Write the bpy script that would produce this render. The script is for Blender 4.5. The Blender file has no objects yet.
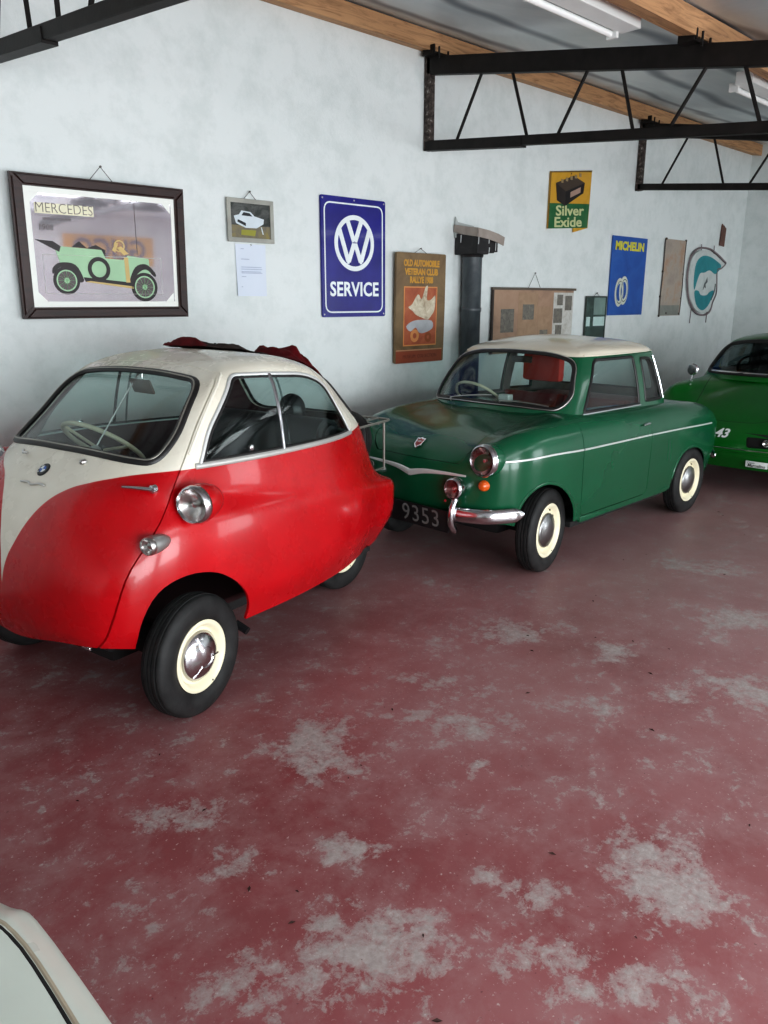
import bpy, bmesh, math, random
from mathutils import Vector, Matrix
from mathutils.bvhtree import BVHTree
PI = math.pi
SC = bpy.context.scene
COL = SC.collection
random.seed(7)

# ------------------------------------------------------------------ materials
def nt(name):
    m = bpy.data.materials.new(name); m.use_nodes = True
    t = m.node_tree
    for n in list(t.nodes): t.nodes.remove(n)
    return m, t
def N(t, typ, **kw):
    n = t.nodes.new(typ)
    for k, v in kw.items():
        if k.startswith('i_'):
            n.inputs[k[2:].replace('_', ' ')].default_value = v
        else: setattr(n, k, v)
    return n
def L(t, a, b): t.links.new(a, b)
def rgba(c): return (c[0], c[1], c[2], 1)
def srgb(r, g, b):
    f = lambda v: ((v/255+.055)/1.055)**2.4 if v/255 > .04045 else v/255/12.92
    return (f(r), f(g), f(b))
def principled(t, base=None, rough=.5, metal=0, coat=0, coat_rough=.05, spec=.5):
    b = N(t, 'ShaderNodeBsdfPrincipled'); o = N(t, 'ShaderNodeOutputMaterial')
    if base is not None: b.inputs['Base Color'].default_value = rgba(base)
    b.inputs['Roughness'].default_value = rough; b.inputs['Metallic'].default_value = metal
    b.inputs['Coat Weight'].default_value = coat; b.inputs['Coat Roughness'].default_value = coat_rough
    b.inputs['Specular IOR Level'].default_value = spec
    L(t, b.outputs[0], o.inputs[0])
    return b
def coords(t, scale=(1, 1, 1), kind='Object'):
    tc = N(t, 'ShaderNodeTexCoord'); mp = N(t, 'ShaderNodeMapping')
    mp.inputs['Scale'].default_value = scale
    L(t, tc.outputs[kind], mp.inputs[0])
    return mp.outputs[0]
def noise(t, vec, scale=5, detail=4, rough=.55, dist=0):
    n = N(t, 'ShaderNodeTexNoise'); n.inputs['Scale'].default_value = scale
    n.inputs['Detail'].default_value = detail; n.inputs['Roughness'].default_value = rough
    n.inputs['Distortion'].default_value = dist
    if vec is not None: L(t, vec, n.inputs['Vector'])
    return n.outputs['Fac']
def ramp(t, fac, stops, interp='LINEAR'):
    r = N(t, 'ShaderNodeValToRGB'); r.color_ramp.interpolation = interp
    e = r.color_ramp.elements
    while len(e) < len(stops): e.new(.5)
    for k, (p, c) in enumerate(stops):
        e[k].position = p; e[k].color = rgba(c) if len(c) == 3 else c
    L(t, fac, r.inputs[0]); return r.outputs[0]
def math_(t, op, a, b=None, clamp=False):
    n = N(t, 'ShaderNodeMath'); n.operation = op; n.use_clamp = clamp
    for i, v in enumerate((a, b)):
        if v is None: continue
        if isinstance(v, (int, float)): n.inputs[i].default_value = v
        else: L(t, v, n.inputs[i])
    return n.outputs[0]
def mixc(t, fac, a, b):
    n = N(t, 'ShaderNodeMix'); n.data_type = 'RGBA'
    for i, v in ((0, fac), (6, a), (7, b)):
        if isinstance(v, (int, float)): n.inputs[i].default_value = v
        elif isinstance(v, tuple): n.inputs[i].default_value = rgba(v)
        else: L(t, v, n.inputs[i])
    return n.outputs[2]
def bump(t, bs, h, strength=.2, dist=.01):
    b = N(t, 'ShaderNodeBump'); b.inputs['Strength'].default_value = strength
    b.inputs['Distance'].default_value = dist
    L(t, h, b.inputs['Height']); L(t, b.outputs[0], bs.inputs['Normal'])

def M_simple(name, c, rough=.5, metal=0, coat=0, var=.12, vscale=6, bmp=0, bscale=60, spec=.5):
    m, t = nt(name); b = principled(t, c, rough, metal, coat, spec=spec)
    v = coords(t)
    n = noise(t, v, vscale, 5)
    d = tuple(x*(1-var) for x in c); e = tuple(min(1, x*(1+var)) for x in c)
    L(t, ramp(t, n, [(.3, d), (.7, e)]), b.inputs['Base Color'])
    if bmp: bump(t, b, noise(t, v, bscale, 3), bmp, .004)
    return m
def M_glass(name, tint=(.86, .93, .92), refl=.06, rough=.0):
    m, t = nt(name)
    tr = N(t, 'ShaderNodeBsdfTransparent'); tr.inputs[0].default_value = rgba(tint)
    gl = N(t, 'ShaderNodeBsdfGlossy'); gl.inputs['Roughness'].default_value = rough
    fr = N(t, 'ShaderNodeLayerWeight'); fr.inputs[0].default_value = .5
    p5 = math_(t, 'POWER', fr.outputs['Facing'], 4.0)
    ad = math_(t, 'ADD', math_(t, 'MULTIPLY', p5, .5), refl*.6, True)
    mx = N(t, 'ShaderNodeMixShader'); o = N(t, 'ShaderNodeOutputMaterial')
    L(t, ad, mx.inputs[0]); L(t, tr.outputs[0], mx.inputs[1]); L(t, gl.outputs[0], mx.inputs[2])
    L(t, mx.outputs[0], o.inputs[0]); return m
def M_emit(name, c, s):
    m, t = nt(name); e = N(t, 'ShaderNodeEmission'); o = N(t, 'ShaderNodeOutputMaterial')
    e.inputs[0].default_value = rgba(c); e.inputs[1].default_value = s
    L(t, e.outputs[0], o.inputs[0]); return m
def M_paint(name, c, dust=.06, rough=.24, coat=.3):
    m, t = nt(name); b = principled(t, c, rough, 0, coat, .06, spec=.35)
    v = coords(t); n = noise(t, v, 3, 5)
    L(t, ramp(t, n, [(.3, tuple(x*.88 for x in c)), (.75, tuple(min(1, x*1.08+dust*.1) for x in c))]), b.inputs['Base Color'])
    r = noise(t, v, 9, 4)
    L(t, math_(t, 'ADD', math_(t, 'MULTIPLY', r, .14), rough-.07), b.inputs['Roughness'])
    return m

CREAM = srgb(226, 222, 208)
MAT = {}
def mats():
    A = MAT
    A['chrome'] = M_simple('chrome', (.62, .62, .64), .16, 1, var=.1)
    A['oldchrome'] = M_simple('dull_chrome', (.5, .49, .48), .3, 1, var=.2)
    A['rubber'] = M_simple('rubber_seal', (.012, .011, .011), .45)
    A['tyre'] = M_simple('tyre_rubber', (.020, .020, .020), .6, var=.4, vscale=14, bmp=.2, spec=.3)
    A['black'] = M_simple('black_enamel', (.012, .012, .013), .4)
    A['under'] = M_simple('underbody', (.01, .009, .009), .8)
    A['creamrim'] = M_simple('cream_rim_paint', srgb(232, 224, 196), .4, var=.08)
    A['darkrim'] = M_simple('dark_rim_hole', (.03, .028, .025), .6)
    A['glass'] = M_glass('window_glass', (.87, .93, .92), .05)
    A['glassdark'] = M_glass('dusty_glass', (.62, .68, .68), .06)
    A['lens'] = M_glass('lamp_lens', (.9, .9, .9), .12, .05)
    A['amber'] = M_simple('amber_lens', srgb(205, 90, 25), .2, coat=.5)
    A['reflector'] = M_simple('lamp_reflector', (.75, .74, .72), .22, 1, var=.1)
    A['reflred'] = M_simple('lamp_reflector_floor_red', (.42, .20, .19), .22, 1, var=.25)  # red reflection of the floor put into the reflector colour
    A['green'] = M_paint('dark_green_paint', srgb(14, 82, 54), .02)
    A['green2'] = M_paint('sports_green_paint', srgb(6, 96, 28), .02, .32, .25)
    A['cream'] = M_paint('cream_paint', CREAM, 0, .3, .3)
    A['whitecar'] = M_paint('white_car_paint', srgb(206, 214, 204), 0, .3, .3)
    A['seat_dark'] = M_simple('dark_vinyl', (.02, .021, .023), .45)
    A['seat_red'] = M_simple('red_vinyl', srgb(120, 30, 30), .5)
    A['ivory'] = M_simple('ivory_bakelite', srgb(205, 196, 170), .35)
    A['redcloth'] = M_simple('red_canvas', srgb(120, 18, 26), .7, var=.3, vscale=25)
    A['brownrubber'] = M_simple('brown_canvas', srgb(84, 66, 60), .75, var=.3, vscale=20)
    A['darkred_int'] = M_simple('maroon_lining', srgb(56, 22, 26), .75)
    A['wood'] = wood('pine_timber', srgb(190, 148, 108), srgb(132, 96, 68))
    A['darkwood'] = wood('dark_frame_wood', srgb(46, 22, 18), srgb(18, 9, 8), .45)
    A['steel'] = M_simple('black_painted_steel', (.012, .010, .009), .55, 0, var=.4, vscale=12, bmp=.2, spec=.3)
    A['white'] = M_simple('white_enamel', srgb(225, 228, 226), .35, var=.03)
    A['tube'] = M_simple('fluorescent_tube_glass', srgb(240, 242, 240), .25, var=.02)
    A['wire'] = M_simple('picture_wire', srgb(95, 92, 88), .5, .5)
def wood(name, a, b, rough=.7):
    m, t = nt(name); bs = principled(t, a, rough)
    v = coords(t, (1.2, 14, 14)); n = noise(t, v, 2.2, 6, .65, 1.2)
    L(t, ramp(t, n, [(.28, b), (.52, a), (.8, tuple(min(1, x*1.15) for x in a))]), bs.inputs['Base Color'])
    bump(t, bs, n, .25, .004); return m

# ------------------------------------------------------------------ mesh helpers
def obj(name, bm, m=None, parent=None, smooth=True, ang=35, loc=None):
    me = bpy.data.meshes.new(name)
    if isinstance(bm, bmesh.types.BMesh):
        bm.normal_update(); bm.to_mesh(me); bm.free()
    else: me = bm
    o = bpy.data.objects.new(name, me); COL.objects.link(o)
    if m is not None:
        ms = m if isinstance(m, (list, tuple)) else [m]
        idx = [min(p.material_index, len(ms)-1) for p in me.polygons]
        me.materials.clear()
        for k in ms: me.materials.append(MAT[k] if isinstance(k, str) else k)
        me.polygons.foreach_set('material_index', idx)
    if smooth:
        for p in me.polygons: p.use_smooth = True
        try: me.set_sharp_from_angle(angle=math.radians(ang))
        except Exception: pass
    if parent: o.parent = parent
    if loc: o.location = loc
    return o
def thing(name, label, cat, loc=(0, 0, 0), rz=0, group=None):
    o = bpy.data.objects.new(name, None); COL.objects.link(o)
    o.empty_display_size = .1
    o.location = loc; o.rotation_euler = (0, 0, rz); o['label'] = label; o['category'] = cat
    if group: o['group'] = group
    return o
def tag(o, label, cat, group=None):
    o['label'] = label; o['category'] = cat
    if group: o['group'] = group
    return o
def struct(name, bm, m, **kw):
    o = obj(name, bm, m, smooth=False, **kw); o['kind'] = 'structure'; return o
def box(bm, x0, x1, y0, y1, z0, z1, bev=0, mi=0):
    vs = [bm.verts.new((x, y, z)) for x in (x0, x1) for y in (y0, y1) for z in (z0, z1)]
    fs = []
    for q in ((0, 1, 3, 2), (4, 6, 7, 5), (0, 4, 5, 1), (2, 3, 7, 6), (0, 2, 6, 4), (1, 5, 7, 3)):
        f = bm.faces.new([vs[i] for i in q]); f.material_index = mi; fs.append(f)
    if bev:
        es = set(e for f in fs for e in f.edges)
        bmesh.ops.bevel(bm, geom=list(es), offset=bev, segments=2, affect='EDGES', profile=.6, material=mi)
    return bm
def BM(): return bmesh.new()
def frames(pts, closed=False):
    P = [Vector(p) for p in pts]; n = len(P); T = []
    for i in range(n):
        if closed: d = P[(i+1) % n]-P[i-1]
        else: d = P[min(i+1, n-1)]-P[max(i-1, 0)]
        T.append(d.normalized() if d.length > 1e-9 else Vector((0, 0, 1)))
    a = Vector((0, 0, 1)) if abs(T[0].z) < .9 else Vector((1, 0, 0))
    U = [(a-T[0]*a.dot(T[0])).normalized()]
    for i in range(1, n):
        u = U[-1]-T[i]*U[-1].dot(T[i])
        U.append(u.normalized() if u.length > 1e-6 else U[-1])
    return P, T, U
def tube(bm, pts, r, seg=8, closed=False, flat=1.0, ups=None, mi=0, caps=True):
    """sweep a circle (or an ellipse: flat<1 thins it along the up direction)"""
    P, T, U = frames(pts, closed); n = len(P)
    if ups:
        U = []
        for i in range(n):
            u = Vector(ups[i] if isinstance(ups, list) else ups); u = u-T[i]*u.dot(T[i]); U.append(u.normalized())
    rings = []
    for i in range(n):
        rr = r[i] if isinstance(r, (list, tuple)) else r
        W = T[i].cross(U[i])
        rings.append([bm.verts.new(P[i]+U[i]*(math.sin(2*PI*k/seg)*rr*flat)+W*(math.cos(2*PI*k/seg)*rr)) for k in range(seg)])
    for i in range(n if closed else n-1):
        a, b = rings[i], rings[(i+1) % n]
        for k in range(seg):
            f = bm.faces.new((a[k], a[(k+1) % seg], b[(k+1) % seg], b[k])); f.material_index = mi
    if not closed and caps:
        for q in (rings[0][::-1], rings[-1]):
            f = bm.faces.new(q); f.material_index = mi
    return bm
def lathe(bm, prof, axis='Y', seg=32, origin=(0, 0, 0), mi=0, closed=False):
    """prof: list of (r, h); revolve about axis through origin"""
    O = Vector(origin); rings = []
    for (r, h) in prof:
        ring = []
        for k in range(seg):
            a = 2*PI*k/seg; c, s = math.cos(a)*r, math.sin(a)*r
            p = {'Y': (c, h, s), 'X': (h, c, s), 'Z': (c, s, h)}[axis]
            ring.append(bm.verts.new(O+Vector(p)))
            if r < 1e-6: ring = ring*seg; break
        rings.append(ring)
    m = len(rings)
    for i in range(m if closed else m-1):
        a, b = rings[i], rings[(i+1) % m]
        for k in range(seg):
            q = [a[k], a[(k+1) % seg], b[(k+1) % seg], b[k]]
            u = []
            for v in q:
                if v not in u: u.append(v)
            if len(u) >= 3:
                try: f = bm.faces.new(u); f.material_index = mi
                except ValueError: pass
    bmesh.ops.recalc_face_normals(bm, faces=bm.faces)
    return bm
def poly_prism(bm, pts, axis, lo, hi, mi=0):
    """extrude 2d polygon; axis 'Y': pts (x,z); 'X': pts (y,z); 'Z': pts (x,y)"""
    def P(p, h): return {'Y': (p[0], h, p[1]), 'X': (h, p[0], p[1]), 'Z': (p[0], p[1], h)}[axis]
    a = [bm.verts.new(P(p, lo)) for p in pts]; b = [bm.verts.new(P(p, hi)) for p in pts]
    n = len(pts); fs = [bm.faces.new(a), bm.faces.new(b[::-1])]
    for i in range(n): fs.append(bm.faces.new((a[i], b[i], b[(i+1) % n], a[(i+1) % n])))
    for f in fs: f.material_index = mi
    bmesh.ops.recalc_face_normals(bm, faces=fs)
    return bm
def round_poly(pts, r, seg=6):
    """round the corners of a polygon; r number or list"""
    out = []; n = len(pts)
    for i in range(n):
        p = Vector(pts[i]).to_2d() if len(pts[i]) == 2 else Vector(pts[i]); a = Vector(pts[i-1]); b = Vector(pts[(i+1) % n])
        rr = r[i] if isinstance(r, (list, tuple)) else r
        da, db = a-p, b-p
        rr = min(rr, da.length*.49, db.length*.49)
        if rr <= 0: out.append(tuple(p)); continue
        s = p+da.normalized()*rr; e = p+db.normalized()*rr
        for k in range(seg+1):
            t = k/seg; q = s*(1-t)**2+p*2*t*(1-t)+e*t*t
            out.append(tuple(q))
    return out
def densify(pts, d, closed=True):
    out = []; n = len(pts)
    for i in range(n if closed else n-1):
        a = Vector(pts[i]); b = Vector(pts[(i+1) % n]); k = max(1, int((b-a).length/d))
        for j in range(k): out.append(tuple(a.lerp(b, j/k)))
    if not closed: out.append(tuple(pts[-1]))
    return out
def catmull(pts, sub=6, closed=False):
    P = [Vector(p) for p in pts]; n = len(P); out = []
    for i in range(n if closed else n-1):
        if closed: p0, p1, p2, p3 = P[i-1], P[i], P[(i+1) % n], P[(i+2) % n]
        else:
            p1, p2 = P[i], P[i+1]; p0 = P[i-1] if i else p1*2-p2; p3 = P[i+2] if i+2 < n else p2*2-p1
        for k in range(sub):
            t = k/sub
            out.append(tuple(.5*((2*p1)+(p2-p0)*t+(2*p0-5*p1+4*p2-p3)*t*t+(3*p1-p0-3*p2+p3)*t**3)))
    if not closed: out.append(tuple(P[-1]))
    return out
def net_surface(net, sub=6, mirror_cols=(True, True), top_mirror=True):
    """net[row][col] of (x, w, z), w = half width; dense mirrored surface mesh through every point"""
    R = [[Vector((p[0], -p[1], p[2])) for p in row] for row in net]
    def mir(v): return Vector((v.x, -v.y, v.z))
    def ev(P, g0, g1, sub):
        Q = [g0]+P+[g1]; out = []
        for i in range(1, len(Q)-2):
            p0, p1, p2, p3 = Q[i-1:i+3]
            for k in range(sub):
                t = k/sub
                out.append(.5*((2*p1)+(p2-p0)*t+(2*p0-5*p1+4*p2-p3)*t*t+(3*p1-p0-3*p2+p3)*t**3))
        out.append(P[-1].copy()); return out
    rows = []
    for P in R:
        g0 = mir(P[1]) if mirror_cols[0] else P[0]*2-P[1]
        g1 = mir(P[-2]) if mirror_cols[1] else P[-1]*2-P[-2]
        rows.append(ev(P, g0, g1, sub))
    nc = len(rows[0]); cols = []
    for j in range(nc):
        P = [r[j] for r in rows]
        g1 = mir(P[-2]) if top_mirror else P[-1]*2-P[-2]
        cols.append(ev(P, P[0]*2-P[1], g1, sub))
    nr = len(cols[0])
    bm = BM()
    for sgn in (1, -1):
        V = [[bm.verts.new((cols[j][i].x, cols[j][i].y*sgn, cols[j][i].z)) for j in range(nc)] for i in range(nr)]
        for i in range(nr-1):
            for j in range(nc-1):
                q = (V[i][j], V[i][j+1], V[i+1][j+1], V[i+1][j])
                if sgn < 0: q = q[::-1]
                try: bm.faces.new(q)
                except ValueError: pass
    bmesh.ops.remove_doubles(bm, verts=bm.verts, dist=.0012)
    bmesh.ops.dissolve_degenerate(bm, edges=bm.edges, dist=.0004)
    return bm
def bvh(bm): return BVHTree.FromBMesh(bm)
def solid(bm, th):
    """thicken inwards; returns a plain object with the modifier applied"""
    o = obj('tmp', bm); m = o.modifiers.new('s', 'SOLIDIFY'); m.thickness = th; m.offset = -1
    me = applied(o); kill(o); return me
def applied(o):
    dg = bpy.context.evaluated_depsgraph_get(); dg.update()
    return bpy.data.meshes.new_from_object(o.evaluated_get(dg))
def kill(o):
    bpy.data.objects.remove(o, do_unlink=True)
def boolean(me, cut, op):
    """me: mesh, cut: BMesh copy -> new mesh"""
    a = bpy.data.objects.new('ta', me); COL.objects.link(a)
    cm = bpy.data.meshes.new('c'); cut.to_mesh(cm)
    b = bpy.data.objects.new('tb', cm); COL.objects.link(b)
    m = a.modifiers.new('b', 'BOOLEAN'); m.object = b; m.operation = op; m.solver = 'EXACT'
    r = applied(a); kill(a); kill(b); return r
def pr(pts, axis, lo, hi): return poly_prism(BM(), pts, axis, lo, hi)
def grow(pts, d):
    """offset a 2d polygon outward by d (inward when negative)"""
    n = len(pts); P = [Vector(p) for p in pts]
    area = sum(P[i].x*P[(i+1) % n].y-P[(i+1) % n].x*P[i].y for i in range(n)); s = 1 if area > 0 else -1
    out = []
    for i in range(n):
        t = (P[(i+1) % n]-P[i-1])
        if t.length < 1e-9: out.append(tuple(P[i])); continue
        t.normalize(); out.append((P[i].x+t.y*d*s, P[i].y-t.x*d*s))
    return out
def on_surf(tree, pts, axis, frm, off=.0):
    """project 2d pts (see poly_prism) along the axis from 'frm' onto the surface"""
    out = []; nor = []
    for p in pts:
        o = Vector({'Y': (p[0], frm, p[1]), 'X': (frm, p[0], p[1]), 'Z': (p[0], p[1], frm)}[axis])
        d = {'Y': Vector((0, -1 if frm > 0 else 1, 0)), 'X': Vector((-1 if frm > 0 and frm > 1.2 else 1, 0, 0)), 'Z': Vector((0, 0, -1))}[axis]
        h, n, i, dist = tree.ray_cast(o, d)
        if h is None: continue
        if n.dot(d) > 0: n = -n
        out.append(h+n*off); nor.append(n)
    return out, nor
def near_surf(tree, pts, off=0):
    out = []; nor = []
    for p in pts:
        h, n, i, dist = tree.find_nearest(Vector(p)); 
        out.append(h+n*off); nor.append(n)
    return out, nor
def text(name, s, size, m, parent=None, loc=(0, 0, 0), rot=(PI/2, 0, 0), ext=.0015, off=0, shear=0, sx=1, align='CENTER', spacing=1.0):
    c = bpy.data.curves.new(name, 'FONT'); c.body = s; c.size = size; c.extrude = ext; c.offset = off; c.shear = shear
    c.align_x = align; c.align_y = 'CENTER'; c.space_character = spacing; c.resolution_u = 3
    o = bpy.data.objects.new(name, c); COL.objects.link(o)
    me = applied(o); kill(o)
    o = obj(name, me, m, parent, smooth=False)
    o.location = loc; o.rotation_euler = rot; o.scale = (sx, 1, 1)
    return o
# ================================================================== SETTING
WALL_Y = 4.5
def ceil_z(y): return 3.57-.165*(4.5-y)

def wall_mat():
    m, t = nt('whitewashed_plaster'); b = principled(t, srgb(216, 222, 220), .75, spec=.25)
    v = coords(t)
    n1 = noise(t, v, .7, 5, .6); n2 = noise(t, v, 5, 6, .7)
    c = ramp(t, n1, [(.3, srgb(219, 225, 224)), (.6, srgb(224, 229, 228))])
    c2 = ramp(t, n2, [(.35, srgb(218, 223, 221)), (.55, (1, 1, 1))])
    mx = mixc(t, .22, c, c2)
    mul = N(t, 'ShaderNodeMix'); mul.data_type = 'RGBA'; mul.blend_type = 'MULTIPLY'; mul.inputs[0].default_value = .35
    L(t, c, mul.inputs[6]); L(t, c2, mul.inputs[7])
    # greyer towards the floor, the edge broken up by noise
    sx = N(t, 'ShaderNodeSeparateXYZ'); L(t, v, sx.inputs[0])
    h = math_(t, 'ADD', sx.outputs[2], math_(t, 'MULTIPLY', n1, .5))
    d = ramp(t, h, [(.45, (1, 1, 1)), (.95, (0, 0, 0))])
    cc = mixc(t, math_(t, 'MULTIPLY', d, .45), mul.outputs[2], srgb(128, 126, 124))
    L(t, cc, b.inputs['Base Color'])
    bump(t, b, noise(t, v, 34, 5, .7), .35, .006)
    return m
def floor_mat():
    m, t = nt('worn_red_painted_concrete'); b = principled(t, (.2, .05, .05), .5, spec=.35)
    v = coords(t)
    big = noise(t, v, .9, 4, .6); mid = noise(t, v, 4.5, 8, .72, .2); fine = noise(t, v, 42, 6, .75); fl = noise(t, v, 16, 10, .78, .25)
    red = ramp(t, big, [(.3, srgb(128, 72, 73)), (.5, srgb(142, 80, 82)), (.72, srgb(152, 96, 98))])
    red2 = mixc(t, math_(t, 'MULTIPLY', ramp(t, mid, [(.42, (0, 0, 0)), (.62, (1, 1, 1))]), .5), red, srgb(160, 128, 128))
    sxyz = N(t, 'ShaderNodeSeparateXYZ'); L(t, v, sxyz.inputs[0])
    x_tint = math_(t, 'MULTIPLY', math_(t, 'ADD', math_(t, 'MULTIPLY', sxyz.outputs[0], .30), math_(t, 'MULTIPLY', math_(t, 'SUBTRACT', big, .75), 1.2), True), .62)  # blend to paler grey-pink with rising x, varied by noise
    red2 = mixc(t, x_tint, red2, srgb(166, 142, 141))
    grey = ramp(t, fine, [(.3, srgb(150, 142, 139)), (.7, srgb(182, 175, 171))])
    # worn-through patches where the paint has lifted, at their places on the slab
    P = [(1.59, 1.99, .17, .22, 1), (1.04, 1.99, .17, .10, .8), (1.32, 1.50, .10, .10, 1), (1.09, 1.18, .20, .16, .95), (1.10, 1.35, .10, .08, .7),
         (1.87, .79, .19, .22, .9), (1.95, .89, .14, .13, .8), (2.99, 2.11, .26, .16, 1), (3.13, 1.69, .14, .14, .9), (3.18, 1.09, .2, .2, .65),
         (1.55, 1.05, .13, .09, .75), (1.42, .83, .17, .08, .75), (1.48, .69, .14, .07, .7), (.81, 1.31, .16, .12, .5), (2.27, 2.09, .15, .10, .7),
         (1.92, 1.50, .08, .08, .8), (1.44, .90, .1, .06, .7), (2.1, 1.8, .34, .09, .55), (2.91, 1.23, .15, .10, .6), (1.38, .72, .16, .05, .7),
         (1.02, 1.67, .12, .07, .7), (4.0, 1.4, .3, .2, .7), (4.6, 1.9, .3, .2, .7), (3.9, .6, .3, .25, .7), (2.6, .3, .3, .2, .6)]
    acc = None
    wn = N(t, 'ShaderNodeTexNoise'); wn.inputs['Scale'].default_value = 5; wn.inputs['Detail'].default_value = 5; L(t, v, wn.inputs['Vector'])
    wv = N(t, 'ShaderNodeVectorMath', operation='MULTIPLY_ADD'); L(t, wn.outputs['Color'], wv.inputs[0])
    wv.inputs[1].default_value = (.22, .22, 0); L(t, v, wv.inputs[2])
    for (x, y, rx, ry, a) in P:
        mp = N(t, 'ShaderNodeMapping'); mp.vector_type = 'TEXTURE'
        mp.inputs['Location'].default_value = (x+.11, y+.11, 0)
        mp.inputs['Rotation'].default_value = (0, 0, math.radians(-44)); mp.inputs['Scale'].default_value = (rx*1.25, ry*1.25, 1)
        L(t, wv.outputs[0], mp.inputs[0])
        le = N(t, 'ShaderNodeVectorMath', operation='LENGTH'); L(t, mp.outputs[0], le.inputs[0])
        g = math_(t, 'MULTIPLY', math_(t, 'SUBTRACT', 1.0, le.outputs['Value'], True), a*.85)
        acc = g if acc is None else math_(t, 'MAXIMUM', acc, g)
    s = math_(t, 'ADD', math_(t, 'MULTIPLY', acc, .62), math_(t, 'MULTIPLY', math_(t, 'SUBTRACT', fl, .5), 1.9))
    s = math_(t, 'ADD', s, math_(t, 'MULTIPLY', math_(t, 'SUBTRACT', mid, .5), 1.3))
    s = math_(t, 'ADD', s, math_(t, 'MULTIPLY', math_(t, 'SUBTRACT', big, .5), .5))
    mask = ramp(t, s, [(.145, (0, 0, 0)), (.19, (.36, .36, .36)), (.46, (.9, .9, .9))])
    c = mixc(t, mask, red2, grey)
    sp = noise(t, v, 75, 3, .6)
    c = mixc(t, math_(t, 'MULTIPLY', ramp(t, sp, [(.64, (0, 0, 0)), (.70, (1, 1, 1))]), .55), c, srgb(196, 186, 182))
    c = mixc(t, math_(t, 'MULTIPLY', ramp(t, noise(t, v, 70, 3, .5), [(.24, (1, 1, 1)), (.30, (0, 0, 0))]), .6), c, srgb(60, 38, 36))
    L(t, c, b.inputs['Base Color'])
    L(t, ramp(t, mask, [(0, (.42, .42, .42)), (1, (.75, .75, .75))]), b.inputs['Roughness'])
    bump(t, b, math_(t, 'ADD', mask, math_(t, 'MULTIPLY', fine, .6)), .25, .004)
    return m
def ceil_mat():
    m, t = nt('stained_foil_insulation'); b = principled(t, (.4, .42, .43), .42, .25)
    v = coords(t); n = noise(t, v, .8, 5, .6, 1.5); n2 = noise(t, v, 5, 5, .6)
    w = N(t, 'ShaderNodeTexWave'); w.bands_direction = 'Y'; w.inputs['Scale'].default_value = .55; w.inputs['Distortion'].default_value = 7; w.inputs['Detail'].default_value = 3
    w.inputs['Detail Scale'].default_value = .6
    L(t, v, w.inputs[0])
    c = ramp(t, n, [(.3, srgb(186, 196, 200)), (.6, srgb(220, 226, 226))])
    c = mixc(t, math_(t, 'MULTIPLY', ramp(t, w.outputs['Fac'], [(.0, (1, 1, 1)), (.10, (.4, .4, .4)), (.22, (0, 0, 0))]), .85), c, srgb(62, 74, 90))
    c = mixc(t, math_(t, 'MULTIPLY', n2, .3), c, srgb(190, 198, 200))
    L(t, c, b.inputs['Base Color']); bump(t, b, n2, .3, .01); return m

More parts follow.
